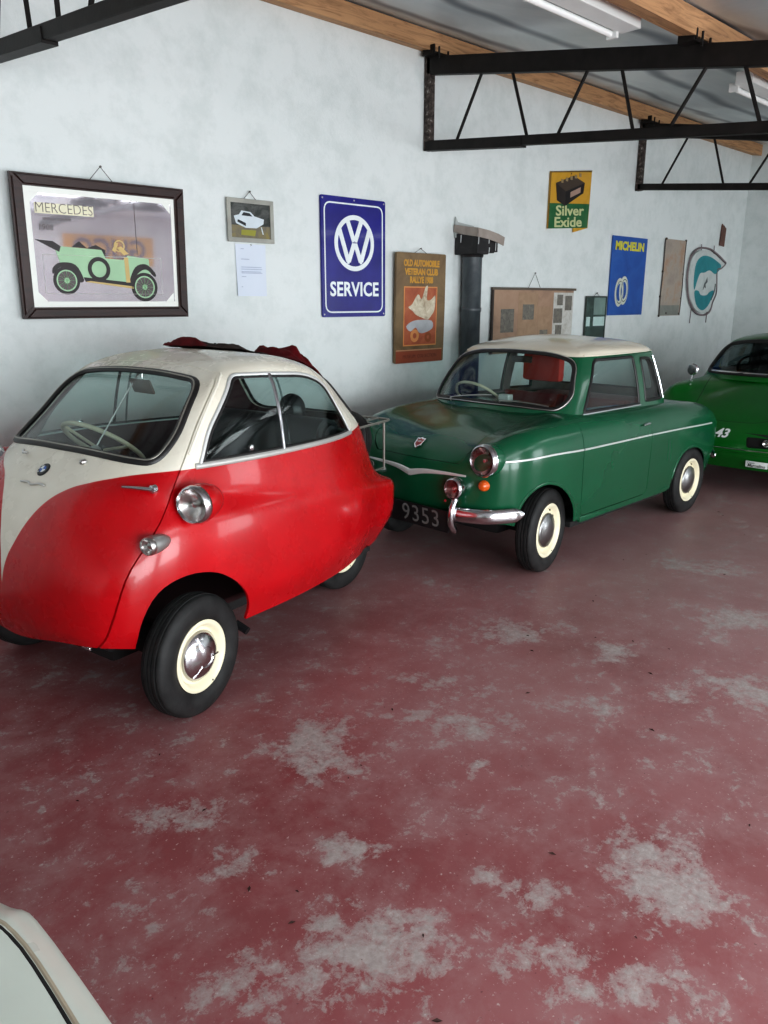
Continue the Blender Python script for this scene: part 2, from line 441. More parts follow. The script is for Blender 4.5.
def build_room():
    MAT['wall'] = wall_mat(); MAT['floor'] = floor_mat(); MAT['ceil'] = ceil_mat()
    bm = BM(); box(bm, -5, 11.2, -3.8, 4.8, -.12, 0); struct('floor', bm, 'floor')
    def slopewall(y0, y1, x0, x1):
        bm = BM(); return bm
    # back wall (the one with the signs)
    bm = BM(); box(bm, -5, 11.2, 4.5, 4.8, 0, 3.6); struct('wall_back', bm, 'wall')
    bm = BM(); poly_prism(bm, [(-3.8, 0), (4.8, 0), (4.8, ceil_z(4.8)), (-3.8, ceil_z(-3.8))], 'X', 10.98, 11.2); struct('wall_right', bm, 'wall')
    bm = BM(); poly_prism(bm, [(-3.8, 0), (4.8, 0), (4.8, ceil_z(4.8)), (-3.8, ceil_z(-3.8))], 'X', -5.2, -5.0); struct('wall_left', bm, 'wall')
    # front wall with two wide doorways
    bm = BM(); zt = ceil_z(-3.6)
    for x0, x1 in ((-5, -2.6), (1.9, 2.5), (4.5, 7.4), (9.9, 11.2)): box(bm, x0, x1, -3.8, -3.6, 0, 2.02)
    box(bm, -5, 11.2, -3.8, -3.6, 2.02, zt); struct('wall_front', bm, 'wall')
    # roof lining: sags a little between the purlins
    bm = BM(); nx, ny = 66, 50; V = []
    for i in range(nx+1):
        r = []
        for j in range(ny+1):
            x = -5+16.2*i/nx; y = -3.8+8.6*j/ny
            s = -.035*math.sin(PI*(((y-.34) % 2.08)/2.08))**2*(1+.5*math.sin(x*2.1+y))
            r.append(bm.verts.new((x, y, ceil_z(y)+s)))
        V.append(r)
    for i in range(nx):
        for j in range(ny): bm.faces.new((V[i][j], V[i][j+1], V[i+1][j+1], V[i+1][j]))
    o = struct('ceiling', bm, 'ceil')
    for p in o.data.polygons: p.use_smooth = True
    # timber purlins
    def purlin(y0, y1, label, zoff=0):
        bm = BM(); za = ceil_z(y0); zb = ceil_z(y1)
        poly_prism(bm, [(y0, za-.14), (y1, zb-.14), (y1, zb-.012), (y0, za-.012)], 'X', -5, 10.98)
        o = obj('roof_beam', bm, 'wood', smooth=False); tag(o, label, 'beam')
    purlin(4.38, 4.498, 'brown timber beam along the top of the white wall')
    purlin(2.32, 2.43, 'brown timber beam crossing above the big truss at upper right')
    # steel trusses
    def truss(x, label, diag, splice=None):
        t = thing('roof_truss', label, 'truss', (x, 4.47, 0))
        def zt(y): return 3.335-.165*(4.47-y)
        def zb(y): return 2.78-.0915*(4.47-y)
        def chord(name, f, h, w, y0, y1):
            bm = BM(); poly_prism(bm, [(y0-4.47, f(y0)-h/2), (y1-4.47, f(y1)-h/2), (y1-4.47, f(y1)+h/2), (y0-4.47, f(y0)+h/2)], 'X', -w/2, w/2)
            bmesh.ops.bevel(bm, geom=list(bm.edges), offset=.004, segments=1, affect='EDGES')
            obj(name, bm, 'steel', t, smooth=False)
        chord('top_chord', zt, .125, .06, -3.5, 4.47)
        chord('bottom_chord', zb, .062, .06, -3.5, 4.47)
        if splice:
            bm = BM(); poly_prism(bm, [(splice-4.47, zb(splice)-.043), (0, zb(4.47)-.04), (0, zb(4.47)+.022), (splice-4.47, zb(splice)+.018)], 'X', -.036, .036)
            obj('splice_plate', bm, 'steel', t, smooth=False)
        bm = BM(); box(bm, -.03, .03, -.035, .022, 2.74, 3.4, .004); obj('post', bm, 'steelrust', t, smooth=False)
        for (yt, yb) in diag:
            bm = BM(); tube(bm, [(0, yt-4.47, zt(yt)-.05), (0, yb-4.47, zb(yb)+.02)], .0115, 8); obj('web_bar', bm, 'steel', t)
        for y in (4.40, 2.375):
            bm = BM(); a = y-4.47; z0 = zt(y)+.06
            box(bm, -.10, .10, a-.05, a+.05, z0-.005, z0+.018, .003)
            box(bm, -.09, -.075, a-.06, a+.055, z0, z0+.06, .003)
            tube(bm, [(-.05, a-.075, z0-.03), (-.05, a-.075, z0+.045)], .008, 6); tube(bm, [(.05, a-.075, z0-.03), (.05, a-.075, z0+.03)], .008, 6)
            obj('cleat', bm, 'steel', t, smooth=False)
        return t
    m, tt = nt('rusty_paint_steel'); b = principled(tt, (.03, .025, .02), .6, .2)
    L(tt, ramp(tt, noise(tt, coords(tt), 30, 5, .7), [(.4, srgb(40, 30, 28)), (.6, srgb(90, 80, 74)), (.66, srgb(170, 165, 160))]), b.inputs['Base Color']); MAT['steelrust'] = m
    d1 = [(3.95, 4.18), (3.68, 3.53), (3.07, 3.28), (2.83, 2.72), (2.28, 2.48), (2.06, 1.94), (1.45, 1.67), (1.2, 1.08), (.6, .84), (.35, .22), (-.3, -.05), (-.55, -.68), (-1.2, -.95)]
    truss(4.79, 'black steel lattice truss meeting the wall above the dark blue sign', d1, 3.56)
    truss(8.08, 'black steel lattice truss lower right, behind the big one', [(a+.02, b+.03) for a, b in d1])
    truss(1.52, 'black steel lattice truss cut off at the top left corner', [(4.0, 4.2), (3.84, 3.79), (3.5, 3.49), (3.0, 3.2), (2.8, 2.7), (2.2, 2.4), (1.9, 1.8), (1.2, 1.4)], 3.6)
    # fluorescent battens
    def batten(x0, x1, label):
        yc = 2.60; zc = ceil_z(yc)
        t = thing('fluorescent_light', label, 'light', ((x0+x1)/2, yc, zc-.2)); h = (x1-x0)/2
        bm = BM(); box(bm, -h, h, -.085, .04, .03, .115, .006); obj('batten', bm, 'white', t, smooth=False)
        bm = BM(); tube(bm, [(-h+.05, .075, .028), (h-.06, .075, .028)], .019, 12); obj('tube', bm, 'tube', t)
        for s in (-1, 1):
            bm = BM(); box(bm, s*(h-.05)-.012, s*(h-.05)+.012, .03, .098, 0, .06, .004); obj('lamp_holder', bm, 'white', t, smooth=False)
    batten(2.95, 4.43, 'white fluorescent batten on the ceiling, nearest the camera')
    batten(6.0, 7.45, 'white fluorescent batten at the right edge beyond the big truss')

# ================================================================== WALL THINGS
def flat(t, name, x0, x1, z0, z1, m, y=0, th=.002, r=0, parent=None):
    bm = BM(); pts = [(x0, z0), (x1, z0), (x1, z1), (x0, z1)]
    if r: pts = round_poly(pts, r)
    poly_prism(bm, pts, 'Y', y-th, y); return obj(name, bm, m, parent or t, smooth=False)
def shape(t, name, pts, m, y=0, th=.002):
    bm = BM(); poly_prism(bm, pts, 'Y', y-th, y); return obj(name, bm, m, t, smooth=False)
def ring(cx, cz, r0, r1, th, seg=40, y=0, sx=1):
    bm = BM(); v = []
    for k in range(seg):
        a = 2*PI*k/seg; c, s = math.cos(a)*sx, math.sin(a)
        v.append([bm.verts.new((cx+c*r, yy, cz+s*r)) for r, yy in ((r0, y), (r1, y), (r1, y-th), (r0, y-th))])
    for k in range(seg):
        a, b = v[k], v[(k+1) % seg]
        for q in range(4): bm.faces.new((a[q], a[(q+1) % 4], b[(q+1) % 4], b[q]))
    bmesh.ops.recalc_face_normals(bm, faces=bm.faces)
    return bm
def hook(t, x, z, hw, ztop, m='wire'):
    bm = BM(); tube(bm, [(x-hw, -.004, ztop), (x, -.004, z), (x+hw, -.004, ztop)], .0022, 6); obj('hanging_wire', bm, m, t)
    bm = BM(); lathe(bm, [(0, -.014), (.006, -.013), (.007, -.009), (.003, -.006), (.003, .004), (0, .004)], 'Y', 10, (x, 0, z)); obj('nail', bm, m, t)
def wt(name, label, cat, x, z, rx=0, y=0):
    t = thing(name, label, cat, (x, WALL_Y-.004-y, z)); t.rotation_euler = (rx, 0, 0); return t
def flatmat(name, c, rough=.6, var=.1): 
    MAT[name] = M_simple(name, srgb(*c), rough, var=var); return name
def photomat(name, cols, scale=6, rough=.5, dist=1.0):
    m, t = nt(name); b = principled(t, (.5, .5, .5), rough)
    k = len(cols); n = noise(t, coords(t), scale, 5, .65, dist)
    L(t, ramp(t, n, [(.28+.44*i/(k-1), srgb(*c)) for i, c in enumerate(cols)]), b.inputs['Base Color']); MAT[name] = m; return name

def wall_things():
    # ---- Mercedes mirror
    x0, x1, z0, z1 = 1.60, 2.60, 1.52, 2.262
    w, h = x1-x0, z1-z0
    t = wt('framed_mirror', 'dark wood framed advertising mirror with a pale green vintage car', 'mirror', (x0+x1)/2-.02, z0, math.radians(2.4), .03)
    W, H, b = w/2, h, .062
    bm = BM()
    for q in (((-W, 0), (W, 0), (W-b, b), (-W+b, b)), ((W, 0), (W, H), (W-b, H-b), (W-b, b)), ((W, H), (-W, H), (-W+b, H-b), (W-b, H-b)), ((-W, H), (-W, 0), (-W+b, b), (-W+b, H-b))):
        bb = BM(); poly_prism(bb, q, 'Y', -.034, 0)
        es = [e for e in bb.edges if all(abs(v.co.y+.034) < 1e-5 for v in e.verts)]
        bmesh.ops.bevel(bb, geom=es, offset=.012, segments=3, affect='EDGES')
        me = bpy.data.meshes.new('q'); bb.to_mesh(me); bb.free(); bm.from_mesh(me)
    obj('frame', bm, 'darkwood', t, smooth=False)
    m, tt = nt('old_mirror_glass'); bs = principled(tt, srgb(224, 218, 226), .04, .75, spec=.8)
    L(tt, ramp(tt, noise(tt, coords(tt), 3, 4), [(.3, srgb(216, 210, 220)), (.7, srgb(236, 232, 238))]), bs.inputs['Base Color']); MAT['mirror'] = m
    mp = flat(t, 'mirror_glass', -W+b-.004, W-b+.004, b-.004, H-b+.004, 'mirror', -.008, .004)
    flatmat('etch_white', (236, 238, 232), .5, .03); flatmat('merc_green', (160, 196, 160), .5, .08); flatmat('merc_dark', (34, 26, 28), .5, .2)
    flatmat('merc_tan', (196, 170, 112), .5, .15); flatmat('merc_grey', (92, 84, 84), .5)
    e = -.0125
    for q in ((-W+b, W-b, b, b+.03), (-W+b, W-b, H-b-.03, H-b), (-W+b, -W+b+.032, b+.03, H-b-.03), (W-b-.022, W-b, b+.03, H-b-.03)):
        flat(mp, 'white_border', *q, 'etch_white', e, .0012)
    for sx in (-1, 1):
        for sz in (0, 1):
            cx = sx*(W-b-.028); cz = b+.028 if not sz else H-b-.028; dz = 1 if not sz else -1
            shape(mp, 'corner_fan', [(cx, cz), (cx-sx*.055, cz), (cx, cz+dz*.055)], 'etch_white', e-.0002, .001)
    def sx_(x): return .22+(x-.22)*1.05 if x < .22 else x
    def line(pts, r=.0022, m='etch_white', name='line_art'):
        bm = BM(); tube(bm, [(p[0], e-.001, p[1]) for p in pts], r, 4, flat=.4); obj(name, bm, m, mp, smooth=False)
    # thin white rectangle
    X0, X1, Z0, Z1 = -.365, .335, .135, .34
    line([(X0, Z0), (X1, Z0), (X1, Z1), (X0, Z1), (X0, Z0)], .0042)
    flat(mp, 'lettering_panel', -.385, -.062, .548, .602, flatmat('mirror_pale_gold', (226, 222, 196)), e, .0008)
    text('lettering', 'MERCEDES', .074, 'merc_grey', mp, (-.225, e-.0012, .576), off=-.0012, sx=.90, ext=.0005)
    line([(-.385, .538), (-.062, .538)], .0012, 'merc_grey')
    text('lettering', 'SIMPLEX TOURER', .020, 'merc_grey', mp, (-.27, e-.0012, .522), ext=.0004)
    text('lettering', '1908', .042, 'merc_grey', mp, (-.335, e-.0012, .478), ext=.0004, shear=.1)
    # vintage car picture, facing right
    def P(px, py): return ((px-394)/580*.92*.98, (650-py)/560*.742*.99)   # crop pixels -> mirror face
    def Q(l): return [((x-.0), z) for x, z in l]
    car = [(-.27, .37), (-.255, .385), (-.02, .375), (.0, .33), (.10, .325), (.13, .35), (.255, .335), (.262, .24), (.14, .20), (-.22, .225), (-.25, .30)]
    shape(mp, 'car_picture_body', [(sx_(px_), pz_) for px_, pz_ in car], 'merc_green', e, .0016)
    shape(mp, 'car_picture_hood', [(sx_(px_), pz_) for px_, pz_ in [(-.37, .415), (-.28, .41), (-.24, .385), (-.25, .355), (-.29, .375)]], 'merc_dark', e, .0018)
    shape(mp, 'car_picture_seat', [(sx_(px_), pz_) for px_, pz_ in [(-.18, .385), (-.14, .415), (-.10, .38), (-.05, .40), (.0, .375), (.0, .33), (-.02, .375)]], 'merc_dark', e-.0004, .0018)
    shape(mp, 'car_picture_sill', [(sx_(px_), pz_) for px_, pz_ in [(-.13, .225), (.14, .20), (.15, .175), (-.12, .20)]], 'merc_dark', e-.0006, .0018)
    shape(mp, 'car_picture_fender', catmull([(.12, .19), (.165, .285), (.235, .305), (.29, .26), (.29, .235), (.235, .275), (.18, .25), (.14, .18)], 4, True), 'merc_dark', e-.0008, .0018)
    shape(mp, 'car_picture_fender', [(sx_(q_[0]), q_[1]) for q_ in catmull([(-.29, .27), (-.25, .30), (-.17, .29), (-.13, .21), (-.16, .20), (-.19, .255), (-.25, .275), (-.29, .24)], 4, True)], 'merc_dark', e-.0008, .0018)
    for (cx, cz, r, nsp) in ((-.245, .205, .074, 12), (.22, .175, .082, 12)):
        obj('car_picture_tyre', ring(cx, cz, r*.78, r, .0012, y=e-.002), 'merc_dark', mp, smooth=False)
        bm = ring(cx, cz, r*.68, r*.78, .0012, y=e-.0022)
        for k in range(nsp):
            a = 2*PI*k/nsp; tube(bm, [(cx, e-.003, cz), (cx+math.cos(a)*r*.7, e-.003, cz+math.sin(a)*r*.7)], .0042, 4, flat=.3)
        lathe(bm, [(0, -.0045), (.016, -.004), (.016, -.002)], 'Y', 12, (cx, e, cz)); obj('car_picture_wheel', bm, 'merc_green', mp, smooth=False)
        obj('car_picture_tyre_inner', ring(cx, cz, 0.001, r*.7, .0006, y=e-.0016), 'merc_grey', mp, smooth=False)
    obj('car_picture_spare', ring(-.055, .27, .044, .066, .0014, y=e-.003), 'merc_dark', mp, smooth=False)
    for q in (((.06, .39), (.085, .40), (.13, .36), (.10, .35)), ((.10, .34), (.125, .34), (.13, .20), (.105, .20)), ((-.14, .20), (-.11, .205), (.15, .178), (.15, .165)), ((.03, .375), (.055, .42), (.07, .415), (.05, .365))):
        shape(mp, 'car_picture_brass', list(q), 'merc_tan', e-.0022, .001)
    obj('car_picture_steering_wheel', ring(.075, .40, .026, .033, .001, y=e-.0026), 'merc_tan', mp, smooth=False)
    line([(.185, .36), (.182, .64)], .0035, 'merc_grey')
    hook(t, .0, H+.072, .07, H-.005)
    # ---- small framed photo and the sheet of paper under it
    t = wt('framed_photo', 'small pale framed photograph of a white rally car', 'picture', 3.105, 1.985, 0, .012)
    bm = BM(); W, H, b = .182, .268, .028
    for q in ((-W, W, 0, b), (-W, W, H-b, H), (-W, -W+b, b, H-b), (W-b, W, b, H-b)): box(bm, q[0], q[1], -.012, 0, q[2], q[3], .002)
    obj('frame', bm, flatmat('silver_grey_frame', (160, 160, 152), .5, .2), t, smooth=False)
    photomat('photo_forest', [(22, 26, 28), (44, 50, 46), (90, 92, 90), (60, 66, 60)], 9)
    pb = flat(t, 'photo_print', -W+b, W-b, b, H-b, 'photo_forest', -.003, .001)
    flat(pb, 'photo_road', -W+b, W-b, b, .105, photomat('photo_road', [(96, 92, 82), (120, 112, 90), (140, 128, 70)], 12), -.0045, .0006)
    flatmat('photo_white', (206, 216, 222), .4); flatmat('photo_black', (24, 28, 34), .4)
    shape(pb, 'photo_car_body', [(-.13, .16), (-.115, .115), (-.04, .09), (.045, .092), (.10, .12), (.105, .15), (.03, .165), (.0, .19), (-.07, .195), (-.09, .17)], 'photo_white', -.0052, .0006)
    shape(pb, 'photo_car_window', [(-.07, .165), (-.055, .186), (-.008, .182), (.015, .163)], 'photo_black', -.006, .0004)
    shape(pb, 'photo_car_grille', [(-.105, .125), (-.10, .14), (-.04, .12), (-.04, .10)], 'photo_black', -.006, .0004)
    shape(pb, 'photo_banner', [(-.08, .045), (-.075, .078), (.04, .078), (.03, .042)], flatmat('photo_yellow', (150, 148, 60)), -.0054, .0004)
    shape(pb, 'photo_post', [(.09, .055), (.10, .055), (.085, .10), (.078, .10)], 'photo_white', -.006, .0004)
    hook(t, 0, H+.045, .05, H-.004)
    bm = BM(); nn = 8
    V = [[bm.verts.new((-.12+.24*i/nn, -.0005-(.006 if j > 6 else 0)*(j-6)*.3-.012*((1-i/nn)**3)*(1-j/9), .33*j/9)) for j in range(10)] for i in range(nn+1)]
    for i in range(nn):
        for j in range(9): bm.faces.new((V[i][j], V[i+1][j], V[i+1][j+1], V[i][j+1]))
    o = obj('paper_sheet', bm, flatmat('paper', (214, 222, 234), .6, .02)); o.location = (3.105, WALL_Y-.001, 1.645)
    bp_ = BM(); lathe(bp_, [(0, -.014), (.005, -.012), (.006, -.008), (.002, -.006), (.002, 0)], 'Y', 10, (0, 0, .325)); obj('hanging_pin', bp_, 'chrome', o)
    tag(o, 'white printed sheet of paper pinned below the small photograph', 'paper')
    flatmat('faint_ink', (176, 184, 202), .7)
    for z, a, b_ in ((.235, -.085, -.02), (.185, -.085, .075), (.172, -.085, .08), (.156, -.085, .07), (.148, -.085, .08), (.125, -.085, -.05), (.30, -.085, -.06), (.06, -.09, -.08)):
        l = flat(o, 'text_line', a, b_, z-.0022, z+.0022, 'faint_ink', -.014 if a < -.05 else -.014, .0004)
    # ---- VW sign
    x0, x1, z0, z1 = 3.70, 4.34, 1.498, 2.337
    t = wt('enamel_sign', 'dark blue enamel sign reading SERVICE under a round white emblem', 'sign', (x0+x1)/2, z0, 0, .004)
    W, H = .32, z1-z0
    m, tt = nt('blue_enamel'); bs = principled(tt, srgb(32, 30, 128), .25, coat=.3)
    v = coords(tt); L(tt, ramp(tt, noise(tt, v, 4, 4), [(.3, srgb(26, 24, 112)), (.7, srgb(40, 38, 138))]), bs.inputs['Base Color']); MAT['vw_blue'] = m
    flatmat('vw_white', (232, 238, 240), .3, .03)
    bm = BM(); poly_prism(bm, round_poly([(-W, 0), (W, 0), (W, H), (-W, H)], .02), 'Y', -.010, 0)
    bmesh.ops.bevel(bm, geom=[e_ for e_ in bm.edges if all(v_.co.y < -.009 for v_ in e_.verts)], offset=.004, segments=2, affect='EDGES')
    pl = obj('plate', bm, 'vw_blue', t, smooth=False)
    o_ = round_poly([(-W+.035, .035), (W-.035, .035), (W-.035, H-.045), (-W+.035, H-.045)], .06, 8)
    bm = BM(); tube(bm, [(p[0], -.0105, p[1]) for p in o_], .0055, 4, True, flat=.25, ups=(0, 1, 0)); obj('border_line', bm, 'vw_white', pl, smooth=False)
    cz = .525; R = .196
    bm = ring(0, cz, R*.83, R, .0016, 64, -.0102)
    obj('emblem_ring', bm, 'vw_white', pl, smooth=False)
    def S(p, k=R): return (p[0]*k, cz+p[1]*k)
    lay = [0]
    def bar(bm, a, b_, w_):
        a, b_ = Vector(a), Vector(b_); d = (b_-a).normalized(); n_ = Vector((d.y, -d.x))*w_/2
        lay[0] += .00012; poly_prism(bm, [tuple(a+n_), tuple(b_+n_), tuple(b_-n_), tuple(a-n_)], 'Y', -.0120-lay[0], -.0102)
    bm = BM(); wv = .185*R
    for s in (-1, 1):
        bar(bm, S((s*.36, .83)), S((s*.03, .06)), wv*1.05)                # V
        bar(bm, S((s*.76, .50)), S((s*.33, -.64)), wv*1.05)               # outer W
        bar(bm, S((s*.30, -.66)), S((s*.03, -.02)), wv*1.05)              # inner W
    poly_prism(bm, [S(q) for q in ((-.30, .0), (.30, 0), (.26, -.1), (-.26, -.1))][:0] or [S((-.09, .05)), S((.09, .05)), S((.07, -.03)), S((-.07, -.03))], 'Y', -.0118, -.0102)
    for s in (-1, 1):
        poly_prism(bm, [S((s*.24, -.62)), S((s*.40, -.62)), S((s*.37, -.74)), S((s*.27, -.74))], 'Y', -.0118, -.0102)
    obj('emblem_letters', bm, 'vw_white', pl, smooth=False)
    bm = BM(); box(bm, -.10*R, .10*R, -.0136, -.0132, cz+.005*R, cz+.035*R); obj('emblem_gap', bm, 'vw_blue', pl, smooth=False)
    text('lettering', 'SERVICE', .140, 'vw_white', pl, (0, -.011, .195), off=.0038, sx=.93, ext=.0008, spacing=1.04)
    for x, z in ((-W+.02, .02), (W-.02, .02), (-W+.02, H-.02), (W-.02, H-.02), (0, H-.018)):
        bm = BM(); lathe(bm, [(0, -.0125), (.006, -.012), (.007, -.009)], 'Y', 10, (x, 0, z)); obj('screw', bm, 'oldchrome', t)
    # ---- brown rally poster board
    x0, x1, z0, z1 = 4.42, 4.99, 1.125, 1.98
    t = wt('wooden_plaque', 'brown wooden poster plaque with orange lettering left of the flue pipe', 'poster', (x0+x1)/2, z0, math.radians(1), .02)
    W, H = .285, z1-z0
    photomat('plaque_brown', [(92, 74, 52), (120, 98, 70), (134, 112, 80)], 4)
    bm = BM(); poly_prism(bm, round_poly([(-W, 0), (W, .0), (W+.004, H*.5), (W, H), (-W, H), (-W-.004, H*.4)], .015), 'Y', -.022, 0); pl = obj('board', bm, 'plaque_brown', t, smooth=False)
    photomat('plaque_orange', [(146, 76, 52), (166, 88, 58), (176, 108, 72)], 7)
    flatmat('plaque_yellow', (196, 146, 56), .5, .1); flatmat('plaque_edge', (206, 140, 84), .5, .1); photomat('plaque_cream', [(150, 130, 110), (196, 184, 160), (222, 214, 196)], 14)
    flat(pl, 'picture_border', -.20, .19, .135, .60, 'plaque_edge', -.0225, .001)
    flat(pl, 'picture_field', -.19, .18, .145, .59, 'plaque_orange', -.0235, .001)
    for z, s, n_ in ((.775, 'OLD AUTOMOBILE', .066), (.71, 'VETERAN CLUB', .066), (.648, 'RALLYE 1908', .066)):
        text('lettering', s, n_, 'plaque_yellow', pl, (0, -.0228, z), off=.0035, sx={'OLD AUTOMOBILE': .76, 'VETERAN CLUB': .86, 'RALLYE 1908': .76}[s], ext=.0006, spacing=.95)
    shape(pl, 'picture_figure', catmull([(-.15, .44), (-.11, .46), (-.04, .54), (.0, .50), (.03, .56), (.05, .60), (.075, .60), (.065, .50), (.12, .50), (.165, .53), (.16, .42), (.12, .37), (.08, .34), (.0, .36), (-.06, .38), (-.10, .41)], 3, True), 'plaque_cream', -.0245, .0008)
    shape(pl, 'picture_car', catmull([(-.17, .29), (-.10, .33), (.0, .34), (.13, .33), (.14, .27), (.04, .235), (-.02, .24), (-.06, .28), (-.12, .25)], 3, True), flatmat('plaque_grey', (170, 172, 176), .5, .25), -.0247, .0008)
    obj('picture_wheel', ring(-.07, .215, .022, .05, .001, y=-.0247), 'plaque_edge', pl, smooth=False)
    obj('picture_wheel', ring(.09, .20, .015, .04, .001, y=-.0247), flatmat('plaque_dkorange', (140, 76, 40)), pl, smooth=False)
    flat(pl, 'lower_band', -W+.005, W-.02, .0, .095, flatmat('plaque_redbrown', (146, 74, 50)), -.0225, .0008)
    flat(pl, 'band_line', -W+.005, W-.02, .097, .106, flatmat('plaque_pale', (190, 140, 106)), -.0225, .0008)
    text('lettering', 'MUSEUM  COLLECTION', .04, flatmat('plaque_darkred', (104, 46, 34)), pl, (0, -.0236, .05), ext=.0004, sx=.95)
    hook(t, 0.0, H+.035, .08, H-.005)
    # ---- flue pipe with boxed cowl
    t = thing('flue_pipe', 'dark grey flue pipe with a boxed top standing against the wall', 'pipe', (5.28, 4.400, 0))
    bm = BM(); R = .083
    lathe(bm, [(R, 0), (R, 1.52), (R+.006, 1.525), (R+.006, 1.555), (R, 1.56), (R, 2.0)], 'Z', 40)
    photomat('flue_grey', [(58, 64, 68), (76, 82, 86), (90, 96, 98)], 5, .35); obj('pipe', bm, 'flue_grey', t, ang=60)
    photomat('soot', [(14, 13, 14), (30, 28, 30), (52, 48, 48)], 9, .5)
    bm = BM(); box(bm, -.125, .02, -.155, .09, 1.985, 2.15, .006); box(bm, .02, .13, -.13, .09, 2.0, 2.12, .004); box(bm, .13, .18, -.125, .08, 2.01, 2.11, .004)
    bw = obj('cowl_box', bm, 'soot', t, smooth=False)
    bm = BM(); lathe(bm, [(0, 0), (.088, 0), (.095, .015), (.088, .03), (0, .03)], 'Z', 32, (0, 0, 1.965)); obj('collar', bm, 'soot', t)
    photomat('cardboard', [(140, 130, 122), (164, 154, 146)], 6)
    bm = BM()
    lid = [(-.14, 2.185), (.0, 2.172), (.12, 2.152), (.21, 2.128)]; pts = lid+[(x-.012, z-.068) for x, z in lid[::-1]]
    poly_prism(bm, pts, 'Y', -.172, -.166)
    side = [(-.172, 2.185), (-.02, 2.205), (.088, 2.225), (.088, 2.165), (-.02, 2.14), (-.172, 2.115)]; poly_prism(bm, side, 'X', -.145, -.139)
    poly_prism(bm, [(-.14, 2.170), (.20, 2.112), (.20, 2.106), (-.14, 2.163)], 'Y', -.166, .088)
    obj('lid_panel', bm, 'cardboard', t, smooth=False)
    bm = BM(); poly_prism(bm, [(-.135, 2.12), (-.135, 2.285), (-.11, 2.245), (.10, 2.225), (.10, 2.14)], 'Y', .075, .088)
    obj('back_panel', bm, flatmat('pale_grey_sheet', (176, 180, 178)), t, smooth=False)
    flatmat('paint_white', (200, 204, 204), .5)
    for (x, y, z0_, z1_) in ((-.12, -.160, 2.06, 2.13), (.015, -.160, 2.07, 2.13), (.02, -.160, 2.0, 2.04), (.135, -.136, 2.02, 2.11), (-.132, .02, 2.08, 2.14)):
        bm = BM(); tube(bm, [(x, y, z0_), (x+.004, y, z1_)], .004, 6); obj('paint_drip', bm, 'paint_white', t)
    # ---- newspaper clipping board
    x0, x1, z0, z1 = 5.675, 6.97, 1.14, 1.715
    t = wt('clipping_board', 'brown display board of old newspaper clippings above the green saloon', 'board', (x0+x1)/2, z0, 0, .012)
    W, H = (x1-x0)/2, z1-z0
    photomat('card_brown', [(138, 112, 96), (166, 136, 114), (178, 150, 128)], 3)
    bm = BM(); box(bm, -W, W, -.010, 0, 0, H, .002); pl = obj('panel', bm, 'card_brown', t, smooth=False)
    bm = BM(); box(bm, -W-.02, W+.03, -.02, .002, H-.006, H+.016, .003); obj('top_rail', bm, flatmat('rail_grey', (96, 86, 76)), t, smooth=False)
    bm = BM(); box(bm, -W-.015, -W+.008, -.016, .002, 0, H, .003); obj('side_rail', bm, flatmat('rail_dark', (58, 48, 44)), t, smooth=False)
    photomat('news_dark', [(84, 82, 78), (116, 112, 104), (140, 134, 122)], 30); photomat('news_pale', [(170, 166, 156), (196, 194, 188), (206, 206, 202)], 20); photomat('news_tan', [(150, 122, 98), (176, 148, 122)], 10)
    for (a, b_, c, d, mm) in ((-.53, -.33, .19, .40, 'news_dark'), (.05, .28, .02, .42, 'news_tan'), (.30, .47, .14, .55, 'news_pale'), (.47, .645, .03, .55, 'news_pale'), (-.27, .04, .03, .55, 'news_tan')):
        flat(pl, 'clipping', a, b_, c, d, mm, -.0105, .0006)
    for (a, b_, c, d) in ((.09, .22, .06, .20), (.36, .46, .43, .53), (.31, .46, .26, .40), (.35, .46, .15, .24), (.50, .62, .38, .52), (.48, .63, .05, .13), (-.20, -.02, .30, .44), (-.23, .0, .02, .10)):
        flat(pl, 'clipping_photo', a, b_, c, d, 'news_dark', -.0113, .0006)
    hook(t, -.02, H+.15, .10, H+.01)
    # ---- small framed mirror beside it, its reflection painted as flat bands
    t = wt('small_mirror', 'small dark framed mirror with a painted reflection between the clipping board and the blue sign', 'picture', 7.415, 1.13, 0, .012)
    bm = BM(); W, H, b = .20, .53, .016
    for q in ((-W, W, 0, b), (-W, W, H-b, H), (-W, -W+b, b, H-b), (W-b, W, b, H-b)): box(bm, q[0], q[1], -.012, 0, q[2], q[3], .002)
    obj('frame', bm, flatmat('grey_green_frame', (62, 72, 66)), t, smooth=False)
    pb = flat(t, 'print', -W+b, W-b, b, H-b, photomat('reflection_dark', [(24, 36, 32), (50, 66, 60), (90, 110, 104)], 8), -.003, .001)
    flat(pb, 'reflection_band', -W+b, W-b, .225, .32, flatmat('reflection_white', (250, 252, 250)), -.0043, .0006)
    flat(pb, 'reflection_band', -.04, W-b, .34, H-b, flatmat('reflection_grey', (150, 158, 154), var=.3), -.0043, .0006)
    flat(pb, 'reflection_panel', -.10, -.04, .20, .40, 'reflection_dark', -.005, .0006)
    bm = BM(); box(bm, -W+b, W-b, -.009, -.008, b, H-b); obj('pane', bm, 'glass', t, smooth=False)
    hook(t, 0, H+.03, .06, H-.005)
    # ---- Silver Exide sign
    x0, x1, z0, z1 = 6.47, 7.16, 2.29, 2.80
    t = wt('battery_sign', 'yellow and green tin sign with a black car battery picture', 'sign', (x0+x1)/2, 2.27, 0, .006)
    photomat('tin_yellow', [(186, 140, 36), (204, 156, 46), (196, 150, 60)], 5); photomat('tin_green', [(20, 84, 44), (34, 100, 56), (56, 110, 66)], 5)
    flatmat('tin_cream', (196, 200, 150), .5, .1); flatmat('tin_edge', (110, 84, 40), .6, .3); flatmat('battery', (40, 32, 30), .5, .2)
